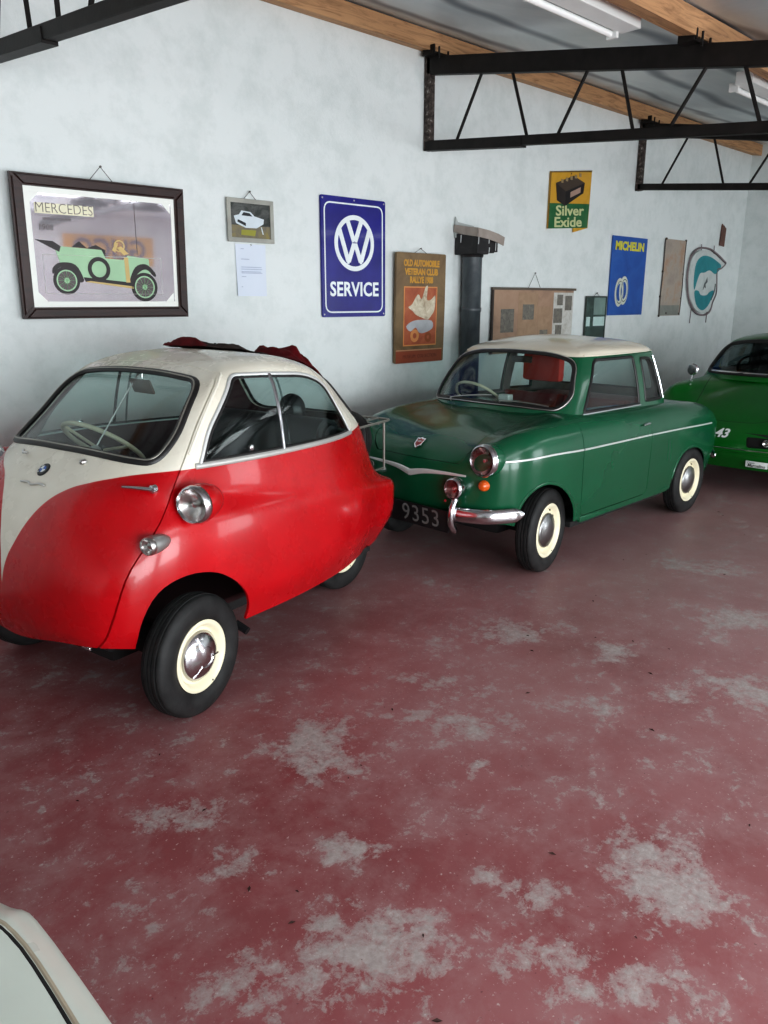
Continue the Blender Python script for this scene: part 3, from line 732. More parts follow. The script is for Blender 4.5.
    bm = BM(); poly_prism(bm, [(-.35, 0), (.09, .03), (.085, -.01), (.345, .045), (.36, .58), (-.345, .50)], 'Y', -.006, 0); pl = obj('tin_plate', bm, 'tin_yellow', t, smooth=False)
    shape(pl, 'green_field', [(-.345, .0), (.335, .047), (.348, .27), (-.35, .225)], 'tin_green', -.0065, .001)
    shape(pl, 'edge_rust', [(-.35, .0), (-.335, .0), (-.33, .50), (-.345, .50)], 'tin_edge', -.0075, .001)
    shape(pl, 'edge_rust', [(-.345, .49), (-.345, .50), (.36, .58), (.355, .565)], 'tin_edge', -.0075, .001)
    shape(pl, 'battery_front', [(-.25, .41), (-.08, .35), (-.08, .22), (-.22, .26)], 'battery', -.008, .001)
    shape(pl, 'battery_side', [(-.08, .35), (.24, .455), (.225, .36), (-.08, .22)], flatmat('battery2', (26, 22, 22)), -.008, .001)
    shape(pl, 'battery_top', [(-.25, .41), (.04, .50), (.24, .455), (-.08, .35)], flatmat('battery3', (70, 58, 48)), -.008, .001)
    shape(pl, 'battery_label', [(.0, .30), (.17, .36), (.17, .41), (.0, .35)], flatmat('battery_label', (168, 140, 126)), -.0092, .001)
    for i in range(5):
        x = -.15+.075*i; z = .42+.02*i
        bm = BM(); box(bm, x-.018, x+.018, -.011, -.009, z, z+.032, .003); obj('battery_cap', bm, flatmat('battery_cap', (150, 130, 96)) if i == 0 else 'battery_cap', pl, smooth=False)
    for q in (('Silver', .02, .180), ('Exide', -.0, .075)):
        o = text('lettering', q[0], .125, 'tin_cream', pl, (q[1]-.01, -.008, q[2]), off=.003, sx=1.75, ext=.0008); o.rotation_euler = (PI/2, math.radians(-4), 0)
    bm = BM(); lathe(bm, [(0, -.012), (.006, -.011), (.008, -.006)], 'Y', 10, (0, 0, .515)); obj('nail', bm, 'tin_edge', t)
    # ---- Michelin sign (mascot left out)
    t = wt('tall_sign', 'tall blue sign with yellow capitals across the top and two pale tyres', 'sign', 8.03, 1.46, 0, .006)
    W, H = .372, .815
    photomat('mich_blue', [(18, 70, 150), (26, 84, 166), (44, 98, 176)], 3, .4)
    bm = BM(); box(bm, -W, W, -.006, 0, 0, H, .002); pl = obj('plate', bm, 'mich_blue', t, smooth=False)
    flatmat('mich_yellow', (214, 206, 60), .5, .05); flatmat('mich_white', (204, 208, 196), .5, .1)
    text('lettering', 'MICHELIN', .118, 'mich_yellow', pl, (0, -.007, .715), off=.006, sx=1.14, ext=.0006, spacing=1.02)
    for k, (cx, cz, r, sx) in enumerate(((-.16, .24, .15, .62), (-.07, .26, .15, .62))):
        obj('printed_tyre', ring(cx, cz, r*.6, r, .0008, y=-.0068-.0008*k, sx=sx), 'mich_white', pl, smooth=False)
        obj('printed_tread', ring(cx+.012, cz, r*.74, r*.8, .0006, y=-.0078-.0008*k, sx=sx), flatmat('mich_olive', (96, 106, 96)), pl, smooth=False)
    # ---- weathered tin panel
    t = wt('rusty_panel', 'rust-stained grey tin panel with a thin rope edge', 'panel', 9.08, 1.44, 0, .003)
    W, H = .255, .86
    m, tt = nt('rusted_tin'); bs = principled(tt, (.4, .35, .3), .6); v = coords(tt)
    c = ramp(tt, noise(tt, v, 3.5, 6, .65), [(.3, srgb(150, 138, 130)), (.5, srgb(172, 160, 148)), (.64, srgb(172, 140, 116)), (.76, srgb(120, 86, 66))])
    L(tt, c, bs.inputs['Base Color']); MAT['rusttin'] = m
    bm = BM(); box(bm, -W, W, -.006, 0, 0, H, .002); obj('sheet', bm, 'rusttin', t, smooth=False)
    flat(t, 'bare_strip', -W+.01, W-.02, .005, .12, photomat('tin_grey', [(120, 124, 118), (146, 146, 138)], 6), -.0062, .001)
    flatmat('binding', (84, 78, 72))
    bm = BM(); tube(bm, catmull([(-W, -.008, 0), (-W-.01, -.008, .25), (-W+.0, -.008, .5), (-W-.005, -.008, H)], 6), .006, 6); obj('edge_binding', bm, 'binding', t)
    bm = BM(); tube(bm, catmull([(W, -.008, 0), (W+.01, -.008, .3), (W, -.008, .6), (W+.004, -.008, H)], 6), .006, 6); obj('edge_binding', bm, 'binding', t)
    for x, z in ((-W, 0), (W-.02, .02), (-W+.02, H), (W, H), (-W, .5), (W, .48), (-.09, .03), (-W-.01, .22), (W, .2)):
        bm = BM(); lathe(bm, [(0, -.016), (.012, -.013), (.014, 0)], 'Y', 8, (x, 0, z)); obj('hanging_tack', bm, 'binding', t)
    # ---- shaped turquoise and white board
    t = wt('shaped_plaque', 'oval white plaque with turquoise crescents and a pointed corner', 'plaque', 9.93, 1.48, 0, .01)
    out = [(-.46, .42), (-.42, .62), (-.25, .72), (.02, .73), (.25, .68), (.46, .61), (.52, .58), (.40, .52), (.30, .50), (.33, .35), (.34, .22), (.27, .12), (.22, .02), (.06, -.02), (-.15, .01), (-.30, .10), (-.40, .22)]
    photomat('plaque_white', [(178, 186, 184), (200, 206, 204), (206, 212, 210)], 4)
    bm = BM(); poly_prism(bm, catmull(out, 4, True), 'Y', -.012, 0); pl = obj('board', bm, 'plaque_white', t, smooth=False)
    o2 = [(p[0]*.93, .36+(p[1]-.36)*.93) for p in out]
    bm = BM(); tube(bm, [(p[0]*1.07, -.007, .36+(p[1]-.36)*1.07) for p in catmull(out, 5, True)], .012, 6, True); obj('rope_border', bm, flatmat('rope', (128, 116, 118), var=.3), t)
    photomat('turquoise', [(22, 118, 128), (30, 134, 142), (38, 146, 152)], 5)
    shape(pl, 'turquoise_crescent', catmull([(-.32, .38), (-.30, .57), (-.16, .66), (.05, .665), (.26, .62), (.42, .56), (.28, .46), (.10, .50), (-.05, .47), (-.16, .46), (-.22, .38), (-.28, .26)], 4, True), 'turquoise', -.0125, .001)
    shape(pl, 'turquoise_crescent', catmull([(-.27, .24), (-.16, .25), (-.08, .20), (.08, .20), (.16, .24), (.28, .25), (.19, .10), (.05, .02), (-.08, .03), (-.20, .10)], 4, True), 'turquoise', -.0125, .001)
    flatmat('plaque_ink', (92, 98, 98))
    shape(pl, 'bird_mark', [(-.04, .26), (.0, .30), (.04, .28), (.02, .33), (.07, .36), (.05, .42), (.01, .36), (-.02, .34)], 'plaque_ink', -.0125, .001)
    bm = BM(); tube(bm, catmull([(.30, -.014, .34), (.29, -.014, .24), (.22, -.014, .14)], 5), .008, 4); obj('dark_stroke', bm, 'plaque_ink', pl)
    for x in (-.30, .16):
        bm = BM(); tube(bm, [(x, -.004, -.14), (x+.01, -.004, .03)], .006, 6); obj('hanging_strap', bm, 'rope', t)
    for x in (-.18, .18):
        bm = BM(); tube(bm, [(x, -.006, .70), (x-.01, -.006, .80)], .005, 6); obj('hanging_strap', bm, 'rope', t)
    # ---- little brown tag
    t = wt('small_plate', 'small reddish brown plate high on the wall near the corner', 'plate', 10.33, 2.28, 0, .006)
    bm = BM(); poly_prism(bm, [(-.07, .01), (.065, 0), (.075, .22), (-.055, .27)], 'Y', -.008, 0); obj('metal_plate', bm, photomat('plate_brown', [(86, 54, 44), (120, 78, 64)], 8), t, smooth=False)
    bm = BM(); lathe(bm, [(0, -.014), (.01, -.012), (.012, -.006)], 'Y', 8, (0, 0, .24)); obj('rivet', bm, 'binding', t)
    # ---- orange sign on the wall behind the camera, seen in the mirror
    t = thing('orange_sign', 'orange shop sign with dark blue letters, seen only reflected in the mirror', 'sign', (5.89, -3.596, 1.49)); t.rotation_euler = (0, 0, PI)
    bm = BM(); box(bm, -.75, .75, -.02, 0, 0, .45, .004); pl = obj('panel', bm, photomat('sign_orange', [(214, 152, 10), (232, 172, 20)], 4), t, smooth=False)
    text('lettering', 'GLICO', .42, flatmat('sign_navy', (22, 16, 84)), pl, (0, -.022, .23), off=.012, sx=.98, ext=.001)

def pendants():
    for k, (x, lab) in enumerate(((4.2, 'dark enamel pendant shade hanging behind the camera, nearer the left wall'), (4.95, 'dark enamel pendant shade hanging behind the camera, nearer the right wall'))):
        t = thing('pendant_lamp', lab, 'lamp', (x, -.5, 2.27)); t['group'] = 'pendant lamps behind the camera'
        bm = BM(); lathe(bm, [(.22, 0), (.225, .005), (.20, .05), (.12, .09), (.05, .11), (.03, .15), (0, .155)], 'Z', 36)
        bmesh.ops.solidify(bm, geom=bm.faces[:], thickness=.003); obj('lamp_shade', bm, 'shade_dark', t, ang=60)
        bm = BM(); lathe(bm, [(0, 0), (.03, .01), (.035, .04), (.02, .08), (.015, .11)], 'Z', 20, (0, 0, .0)); obj('bulb', bm, 'tube', t)
        bm = BM(); tube(bm, [(0, 0, .15), (0, 0, ceil_z(-.5)-2.27+.01)], .004, 6); obj('cord', bm, 'black', t)
def camera_lights():
    c = bpy.data.cameras.new('camera'); o = bpy.data.objects.new('camera', c); COL.objects.link(o)
    c.sensor_fit = 'VERTICAL'; c.sensor_height = 36; c.sensor_width = 27; c.lens = 770/1024*36
    p = math.atan(212/770); A = math.atan(828/math.hypot(770, 212))
    o.location = (0, 0, 1.62); o.rotation_euler = (PI/2-p, 0, A-PI/2); c.clip_start = .02
    SC.camera = o
    w = bpy.data.worlds.new('w'); SC.world = w; w.use_nodes = True
    bg = w.node_tree.nodes['Background']; bg.inputs[0].default_value = (.72, .86, 1, 1); bg.inputs[1].default_value = WORLD
    def area(x, y, z, sx, sy, e, rot, c_=(.93, .98, 1)):
        l = bpy.data.lights.new('daylight_and_fill', 'AREA'); l.shape = 'RECTANGLE'; l.size = sx; l.size_y = sy; l.energy = e; l.color = c_
        q = bpy.data.objects.new('daylight_and_fill', l); COL.objects.link(q); q.location = (x, y, z); q.rotation_euler = rot
    for (x, y, z, sx, sy, e, rot) in LIGHTS: area(x, y, z, sx, sy, e, rot)
    SC.view_settings.view_transform = 'Standard'; SC.view_settings.look = 'Medium High Contrast'; SC.view_settings.exposure = EXPO
WORLD = 1.2; EXPO = .1
LIGHTS = [(-.35, -3.7, 1.02, 4.4, 1.95, 270, (PI/2, 0, 0)), (3.5, -3.7, 1.02, 1.9, 1.95, 130, (PI/2, 0, 0)), (8.65, -3.7, 1.02, 2.4, 1.95, 85, (PI/2, 0, 0)),
          (3.2, -1.7, 2.42, 6.5, .9, 75, (0, 0, 0)), (8.0, -.6, 2.6, 2.5, .9, 22, (0, 0, 0))]  # two unseen ceiling lamps added to brighten the floor and front wall
# ================================================================== WHEELS
def tyre_profile(R, w, rim):
    h = w/2
    return [(rim, -h*.62), (rim+.012, -h*.86), (rim+(R-rim)*.45, -h*1.0), (R-.03, -h*.93), (R-.010, -h*.78), (R-.003, -h*.60), (R-.003, -h*.52), (R-.009, -h*.50), (R-.009, -h*.44), (R, -h*.42), (R+.0, -h*.2), (R-.008, -h*.17), (R-.008, -h*.1), (R, -h*.08), (R, h*.08), (R-.008, h*.1), (R-.008, h*.17), (R, h*.2), (R, h*.42), (R-.009, h*.44), (R-.009, h*.50), (R-.003, h*.52), (R-.003, h*.6), (R-.010, h*.78), (R-.03, h*.93), (R-(R-rim)*.55, h), (rim+.012, h*.86), (rim, h*.62)]
def wheel(parent, x, y, R, w, rim, cap, side, capstyle=0, steer=0, z=None, rimmat='creamrim', capmat='chrome', lean=0):
    """wheel part (tyre mesh) with rim and hubcap below it; side -1 faces -Y"""
    bm = BM(); lathe(bm, tyre_profile(R, w, rim), 'Y', 56, closed=True)
    t = obj('wheel', bm, 'tyre', parent, ang=50); t.location = (x, y, R if z is None else z); t.rotation_euler = (lean, 0, steer)
    s = side; h = w/2
    bm = BM(); lathe(bm, [(rim+.004, s*h*.80), (rim-.004, s*h*.90), (rim-.014, s*h*.86), (rim-.022, s*h*.62), (rim-.030, s*h*.40), (cap+.022, s*h*.30), (cap+.008, s*h*.46), (cap-.004, s*h*.52), (0, s*h*.50)], 'Y', 56)
    r = obj('rim', bm, rimmat, t, ang=60)
    bm = BM()
    for k in range(12 if capstyle else 0):
        a = 2*PI*k/12
        if k % 3 == 0: continue
        rr = (rim-.026+cap+.02)/2; c = (math.cos(a)*rr, math.sin(a)*rr)
        box(bm, c[0]-.008, c[0]+.008, s*h*.36-.003, s*h*.36+.003, c[1]-.008, c[1]+.008)
    if capstyle:
        o = obj('rim_slots', bm, 'darkrim', r, smooth=False)
    bm = BM()
    if capstyle == 0:
        pf = [(cap, s*h*.46), (cap, s*h*.60), (cap*.9, s*h*.80), (cap*.7, s*h*1.02), (cap*.42, s*h*1.16), (cap*.38, s*h*1.10), (cap*.2, s*h*1.2), (0, s*h*1.22)]
    else:
        pf = [(cap, s*h*.46), (cap*1.0, s*h*.62), (cap*.93, s*h*.74), (cap*.84, s*h*.74), (cap*.8, s*h*.80), (cap*.5, s*h*.98), (cap*.2, s*h*1.04), (0, s*h*1.05)]
    lathe(bm, pf, 'Y', 48); hc = obj('hubcap', bm, capmat, r, ang=50)
    if capstyle == 0:
        bm = BM()
        for k in range(3):
            a = PI/2+2*PI*k/3+.3; 
            tube(bm, [(math.cos(a)*cap*.38, s*h*1.15, math.sin(a)*cap*.38), (math.cos(a)*cap*.9, s*h*.84, math.sin(a)*cap*.9)], .006, 6)
        obj('hubcap_ribs', bm, capmat, r)
    bm = BM(); tube(bm, [(rim*.35, 0, -rim*.93), (rim*.34, s*h*.9, -rim*.86)], .004, 6); obj('valve', bm, 'rubber', r)
    return t
def headlamp(parent, loc, r, d, lensmat='lens', ringmat='chrome', refl='reflector', axis=(-1, 0, 0), name='headlamp', shell=None, shelllen=.15):
    """round lamp pointing along axis: ring, bowl, glass"""
    q = Vector((-1, 0, 0)).rotation_difference(Vector(axis).normalized()).to_euler()
    bm = BM(); lathe(bm, [(r*.84, -d*.25), (r*.90, -d*.50), (r*.97, -d*.42), (r*1.03, -d*.1), (r*1.03, d*.2), (r*.98, d*.25)], 'X', 40)
    h = obj(name, bm, ringmat, parent, ang=60); h.location = loc; h.rotation_euler = q
    bm = BM(); lathe(bm, [(0, r*.35), (r*.3, r*.30), (r*.6, r*.12), (r*.88, -d*.2)], 'X', 32); obj('reflector', bm, refl, h, ang=60)
    bm = BM(); lathe(bm, [(0, -d*.62), (r*.4, -d*.57), (r*.7, -d*.45), (r*.90, -d*.28)], 'X', 32); obj('lens', bm, lensmat, h, ang=60)
    bm = BM(); lathe(bm, [(0, -.006), (.012, 0), (.014, .02), (0, .03)], 'X', 16); obj('bulb', bm, 'reflector', h)
    if shell:
        bm = BM(); lathe(bm, [(r*1.0, d*.1), (r*1.04, d*.5), (r*.96, shelllen*.45), (r*.75, shelllen*.75), (r*.4, shelllen*.95), (0, shelllen)], 'X', 36); obj('lamp_bucket', bm, shell, h, ang=60)
    return h

# ================================================================== BUBBLE CAR (red and cream)
def bubble_net():
    n = [
    [(.075, 0, .335), (.085, .30, .372), (.155, .535, .378), (.43, .60, .315), (.93, .645, .315), (1.42, .58, .30), (1.83, .43, .275), (2.12, .32, .30), (2.16, 0, .31)],
    [(.045, 0, .44), (.065, .32, .44), (.16, .565, .45), (.42, .665, .45), (.94, .70, .45), (1.44, .635, .44), (1.86, .50, .43), (2.19, .37, .43), (2.22, 0, .43)],
    [(.055, 0, .60), (.075, .335, .60), (.18, .58, .62), (.44, .68, .65), (.95, .70, .60), (1.45, .64, .58), (1.86, .51, .56), (2.20, .38, .54), (2.22, 0, .54)],
    [(.10, 0, .74), (.12, .335, .74), (.25, .575, .77), (.48, .66, .80), (.96, .685, .755), (1.45, .63, .71), (1.87, .50, .655), (2.19, .37, .62), (2.21, 0, .62)],
    [(.175, 0, .87), (.195, .33, .87), (.335, .56, .87), (.55, .615, .885), (.97, .65, .85), (1.46, .60, .80), (1.86, .45, .74), (2.10, .30, .69), (2.14, 0, .69)],
    [(.28, 0, .97), (.30, .33, .97), (.44, .545, .985), (.60, .595, 1.0), (.98, .62, .995), (1.43, .575, .98), (1.76, .45, .965), (1.98, .28, .955), (2.02, 0, .945)],
    [(.45, 0, 1.11), (.48, .30, 1.11), (.585, .50, 1.13), (.70, .56, 1.15), (1.02, .585, 1.16), (1.40, .545, 1.14), (1.67, .42, 1.12), (1.84, .26, 1.11), (1.88, 0, 1.10)],
    [(.62, 0, 1.245), (.64, .27, 1.245), (.71, .455, 1.26), (.80, .505, 1.29), (1.06, .525, 1.305), (1.35, .50, 1.295), (1.55, .39, 1.265), (1.68, .24, 1.245), (1.72, 0, 1.235)],
    [(.77, 0, 1.335), (.79, .22, 1.335), (.84, .36, 1.345), (.90, .41, 1.36), (1.07, .425, 1.37), (1.27, .40, 1.365), (1.42, .32, 1.34), (1.52, .19, 1.325), (1.55, 0, 1.315)],
    [(.92, 0, 1.385), (.93, .11, 1.385), (.95, .18, 1.388), (.99, .21, 1.393), (1.08, .215, 1.396), (1.18, .20, 1.39), (1.26, .155, 1.382), (1.31, .09, 1.376), (1.33, 0, 1.370)],
    [(1.0, 0, 1.398), (1.01, 0, 1.398), (1.02, 0, 1.398), (1.04, 0, 1.40), (1.07, 0, 1.40), (1.12, 0, 1.398), (1.15, 0, 1.396), (1.17, 0, 1.393), (1.18, 0, 1.392)]]
    return [[(x, w*.955, z) for (x, w, z) in r] for r in n]
BUB = (.831+.03*math.sin(math.radians(10.8)), 3.079-.03*math.cos(math.radians(10.8)), math.radians(10.8))
def threshold_curve(t, src, pts, xmax, zmax):
    """z limit as a smooth function of src: returns a socket in metres"""
    fc = N(t, 'ShaderNodeFloatCurve'); cm = fc.mapping; c = cm.curves[0]
    cm.extend = 'HORIZONTAL'
    ps = [(x/xmax, z/zmax) for x, z in pts]
    c.points[0].location = ps[0]; c.points[1].location = ps[-1]
    for p in ps[1:-1]: c.points.new(*p)
    for p in c.points: p.handle_type = 'AUTO'
    cm.update()
    L(t, math_(t, 'DIVIDE', src, xmax, True), fc.inputs['Value'])
    return math_(t, 'MULTIPLY', fc.outputs[0], zmax)
def twotone(name, kind):
    m, t = nt(name); b = principled(t, (1, 0, 0), .22, 0, .3, .04, spec=.35)
    v = coords(t); n = noise(t, v, 3, 5)
    red = ramp(t, n, [(.3, srgb(162, 7, 17)), (.7, srgb(186, 14, 25))]); cr = ramp(t, n, [(.3, srgb(214, 208, 192)), (.7, srgb(232, 228, 214))])
    s = N(t, 'ShaderNodeSeparateXYZ'); L(t, v, s.inputs[0])
    if kind == 'door':
        ay = math_(t, 'ABSOLUTE', s.outputs[1])
        th = threshold_curve(t, ay, [(0, .56), (.02, .66), (.05, .725), (.08, .785), (.145, .874), (.215, .925), (.30, .955), (.38, .974), (.46, .988), (.65, 1.0)], .65, 1.2)
    else:
        th = math_(t, 'SUBTRACT', 1.003, math_(t, 'MULTIPLY', s.outputs[0], .016))
    d = math_(t, 'MULTIPLY', math_(t, 'SUBTRACT', s.outputs[2], th), 400, False)
    f = math_(t, 'ADD', d, .5, True)
    L(t, mixc(t, f, red, cr), b.inputs['Base Color'])
    r = noise(t, v, 8, 4); L(t, math_(t, 'ADD', math_(t, 'MULTIPLY', r, .14), .20), b.inputs['Roughness'])
    return m
def shell(bm, th):
    """thickened body skin, inner faces in material slot 1"""
    o = obj('tmp', bm); o.data.materials.append(None); o.data.materials.append(None)
    m = o.modifiers.new('s', 'SOLIDIFY'); m.thickness = th; m.offset = -1; m.material_offset = 1; m.use_rim = True
    me = applied(o); kill(o); return me
def seal(parent, name, tree, pts, axis, frm, r, m, off=0, flat_=.6, closed=True, step=.02, seg=8):
    P = densify(pts, step, closed); Q, nn = on_surf(tree, P, axis, frm, off)
    bm = BM(); tube(bm, Q, r, seg, closed, flat=flat_, ups=nn); return obj(name, bm, m, parent, ang=60)
def strip(parent, name, tree, pts3, r, m, off=0, flat_=.5, seg=8, closed=False, sub=8):
    """trim that follows the body skin through 3d guide points"""
    P = catmull(pts3, sub, closed); Q, nn = near_surf(tree, P, off)
    bm = BM(); tube(bm, Q, r, seg, closed, flat=flat_, ups=nn); return obj(name, bm, m, parent, ang=60)

def bubble_car():
    t = thing('bubble_car', 'red and cream microcar with a single front door, nearest the camera', 'car', (BUB[0], BUB[1], 0), BUB[2])
    MAT['bub_body'] = twotone('red_cream_body_paint', 'body'); MAT['bub_door'] = twotone('red_cream_door_paint', 'door')
    raw = net_surface(bubble_net(), 7); tree = bvh(raw)
    me = shell(raw, .012)
    gap = [(.12, .1), (.115, .30), (.145, .45), (.204, .643), (.311, .778), (.408, .872), (.497, .993), (.70, 1.224), (.79, 1.305), (.835, 1.35), (.855, 1.5)]
    gapc = catmull(gap, 4)
    def door_poly(d): return [(-.5, .1)]+[(x+d, z) for x, z in gapc]+[(-.5, 1.5)]
    door = boolean(me, pr(door_poly(-.003), 'Y', -1, 1), 'INTERSECT')
    body = boolean(me, pr(door_poly(.003), 'Y', -1, 1), 'DIFFERENCE')
    # wheel arches
    arch = catmull([(.25, .1), (.235, .33), (.235, .46), (.30, .575), (.42, .615), (.56, .588), (.675, .50), (.735, .39), (.745, .30), (.75, .1)], 4)
    for lo, hi in ((-1, -.34), (.34, 1)): body = boolean(body, pr(arch, 'Y', lo, hi), 'DIFFERENCE')
    # windows
    sw = round_poly([(.588, 1.002), (.66, 1.12), (.862, 1.322), (1.02, 1.318), (1.30, 1.298), (1.46, 1.24), (1.56, 1.12), (1.645, .978), (1.25, .988), (.90, .998)], [.01, .05, .035, .1, .12, .16, .2, .02, .1, .1], 5)
    ws = round_poly([(-.475, 1.022), (-.475, 1.10), (-.415, 1.30), (-.15, 1.326), (.15, 1.326), (.415, 1.30), (.475, 1.10), (.475, 1.022), (.2, 1.046), (-.2, 1.046)], [.06, .05, .075, .2, .2, .075, .05, .06, .2, .2], 6)
    rw = round_poly([(-.36, 1.01), (-.31, 1.24), (.31, 1.24), (.36, 1.01)], .07, 5)
    gb = me
    glass_ws = boolean(door, pr(ws, 'X', -.5, 1.0), 'INTERSECT'); door = boolean(door, pr(ws, 'X', -.5, 1.0), 'DIFFERENCE')
    gl = []
    for lo, hi in ((-1, -.2), (.2, 1)):
        gl.append(boolean(body, pr(sw, 'Y', lo, hi), 'INTERSECT')); body = boolean(body, pr(sw, 'Y', lo, hi), 'DIFFERENCE')
    glass_r = boolean(body, pr(rw, 'X', 1.5, 2.6), 'INTERSECT'); body = boolean(body, pr(rw, 'X', 1.5, 2.6), 'DIFFERENCE')
    B = obj('body_shell', body, ['bub_body', 'darkred_int'], t, ang=32)
    D = obj('front_door', door, ['bub_door', 'darkred_int'], t, ang=32)
    g = obj('windscreen', glass_ws, ['glass', 'glass'], D)
    seal(g, 'rubber_seal', tree, ws, 'X', -1, .018, 'rubber', .002)
    seal(g, 'chrome_insert', tree, grow(ws, -.002), 'X', -1, .0035, 'rack_metal', .0125)
    for k, s in enumerate((-1, 1)):
        g = obj('side_window', gl[k], ['glass', 'glass'], t)
        seal(g, 'window_trim', tree, sw, 'Y', s*1.5, .008, 'chrome_bright', .002)
        seal(g, 'inner_rubber', tree, grow(sw, -.012), 'Y', s*1.5, .006, 'rubber', .001)
        Q, nn = on_surf(tree, [(1.06-.02*i/8, 1.312-.312*i/8) for i in range(9)], 'Y', s*1.5, .004)
        bm = BM(); tube(bm, Q, .009, 8, flat=.6, ups=nn); obj('divider_bar', bm, 'chrome', g)
        Q, nn = on_surf(tree, [(1.11-.01*i/8, 1.308-.306*i/8) for i in range(9)], 'Y', s*1.5, -.012)
        bm = BM(); tube(bm, Q, .006, 8, flat=.6, ups=nn); obj('pane_edge', bm, 'glassdark', g)
        bm = BM(); Q, nn = on_surf(tree, [(.84, 1.035)], 'Y', s*1.5, .004); lathe(bm, [(0, -.018), (.012, -.014), (.014, -.004), (.008, 0)], 'Y', 12, Q[0]); obj('window_catch', bm, 'chrome', g)
        # alloy belt strip under the window
        Q, nn = on_surf(tree, [(.565+(1.66-.565)*i/24, 1.0-.022*(i/24)) for i in range(25)], 'Y', s*1.5, .003)
        bm = BM(); tube(bm, Q, .012, 8, flat=.4, ups=nn); obj('belt_strip', bm, 'belt_alloy', t)
        # drip rail by the door shut line
        Q, nn = on_surf(tree, [(x+.012, z) for x, z in gapc if 1.0 < z < 1.345], 'Y', s*1.5, .0)
        bm = BM(); tube(bm, Q, .005, 8, flat=.7, ups=nn); obj('door_seal', bm, 'cream', t)
    g = obj('rear_window', glass_r, ['glass', 'glass'], t)
    seal(g, 'rubber_seal', tree, rw, 'X', 3, .012, 'rubber', .003)
    # wheels
    for s in (-1, 1):
        wheel(t, .475, s*.578, .25, .122, .145, .104, s, 0, steer=math.radians(9), lean=0)
        wheel(t, 1.915, s*.175, .25, .12, .145, .104, s, 0)
    bm = BM(); box(bm, .30, 2.0, -.30, .30, .20, .27, .02); box(bm, .40, .56, -.50, .50, .22, .28, .015); box(bm, 1.0, 1.9, -.42, .42, .27, .30, .01)
    obj('chassis', bm, 'under', t)
    bm = BM()
    tube(bm, [(.22, -.42, .335), (.22, .42, .335)], .02, 8); obj('front_tube', bm, 'black', t)
    bm = BM(); tube(bm, [(.79, -.50, .25), (.80, -.56, .225)], .018, 10); obj('jack_point', bm, 'black', t)
    bm = BM(); box(bm, .125, .14, -.42, -.37, .355, .365, .003); obj('step_plate', bm, 'chrome', t)
    # lamps
    for s in (-1, 1):
        headlamp(t, (.462, s*.665, .885), .073, .045, axis=(-1, s*.22, 0), shell='red_bucket', shelllen=.15)
        h = headlamp(t, (.270, s*.632, .768), .034, .03, ringmat='oldchrome', axis=(-1, s*.1, 0), name='indicator_lamp', shell='grey_metal', shelllen=.10)
    # door furniture
    def hug(x, y, z, off=0):
        Q, nn = near_surf(tree, [(x, y, z)], off); return Q[0], nn[0]
    P, nn = near_surf(tree, [(.325, -.44, .936), (.345, -.47, .935), (.365, -.50, .933), (.385, -.525, .931)], .022)
    bm = BM(); tube(bm, [tuple(p) for p in P], [.005, .007, .009, .010], 10, flat=.8)
    lathe(bm, [(0, -.01), (.016, -.006), (.017, .012), (0, .014)], 'X', 14, P[-1]+Vector((.005, 0, 0)))
    obj('door_handle', bm, 'chrome', D)
    for (x, y, z) in ((.342, -.192, 1.0),):
        P, nn = hug(x, y, z, .004); bm = BM(); lathe(bm, [(0, -.02), (.009, -.014), (.012, 0), (.012, .006)], 'X', 14, P); obj('knob', bm, 'oldchrome', D)
    P, nn = near_surf(tree, [(.335, .215, 1.005), (.33, .20, .99), (.325, .17, 1.0)], .012); bm = BM(); tube(bm, P, .006, 8); obj('wiper_arm', bm, 'oldchrome', D)
    # round emblem: black ring, quartered blue and white
    P, nn = hug(.28, 0, .965, .002); q = Vector((0, 0, 1)).rotation_difference(nn)
    e = bpy.data.objects.new('emblem', None)
    bm = BM(); lathe(bm, [(0, .004), (.027, .0035), (.031, 0), (.031, -.004)], 'Z', 32); em = obj('emblem', bm, 'black', D); em.location = P; em.rotation_mode = 'XYZ'; em.rotation_euler = q.to_euler()
    MAT['emblem_blue'] = M_simple('emblem_blue', srgb(40, 90, 170), .3); 
    for k in range(4):
        bm = BM(); pts = [(0, 0)]+[(math.cos(PI/2*k+PI/2*j/6)*.016, math.sin(PI/2*k+PI/2*j/6)*.016) for j in range(7)]
        poly_prism(bm, pts, 'Z', .0036, .0052); obj('emblem_quarter', bm, 'emblem_blue' if k % 2 else 'white', em, smooth=False)
    for k, ch in enumerate('BMW'):
        a = math.radians(135-45*k); text('emblem_letter', ch, .012, 'white', em, (math.cos(a+PI/2-PI/2)*.0225 if False else -math.sin(math.radians(-45+45*k))*-.0225, 0, 0)[0:1]+(math.cos(math.radians(-45+45*k))*.0225, .0046), (0, 0, math.radians(45-45*k)), ext=.0004)
    P, nn = near_surf(tree, [(.235, .075, .905), (.232, .03, .915), (.23, -.0, .905), (.235, -.05, .915), (.24, -.085, .905)], .005)
    bm = BM(); tube(bm, catmull([tuple(p) for p in P], 5), .0045, 6); obj('script_badge', bm, 'oldchrome', D)
    # interior
    bm = BM(); box(bm, 1.02, 1.50, -.46, .46, .50, .62, .04); obj('seat_base', bm, 'seat_dark', t)
    bm = BM(); poly_prism(bm, round_poly([(1.36, .58), (1.50, .56), (1.64, 1.02), (1.54, 1.06), (1.48, 1.02)], .03), 'Y', -.44, .44)
    bmesh.ops.bevel(bm, geom=[e_ for e_ in bm.edges if abs(abs(e_.verts[0].co.y)-.44) < 1e-4 and abs(e_.verts[0].co.y-e_.verts[1].co.y) < 1e-4], offset=.03, segments=3, affect='EDGES')
    obj('seat_back', bm, 'seat_dark', t)
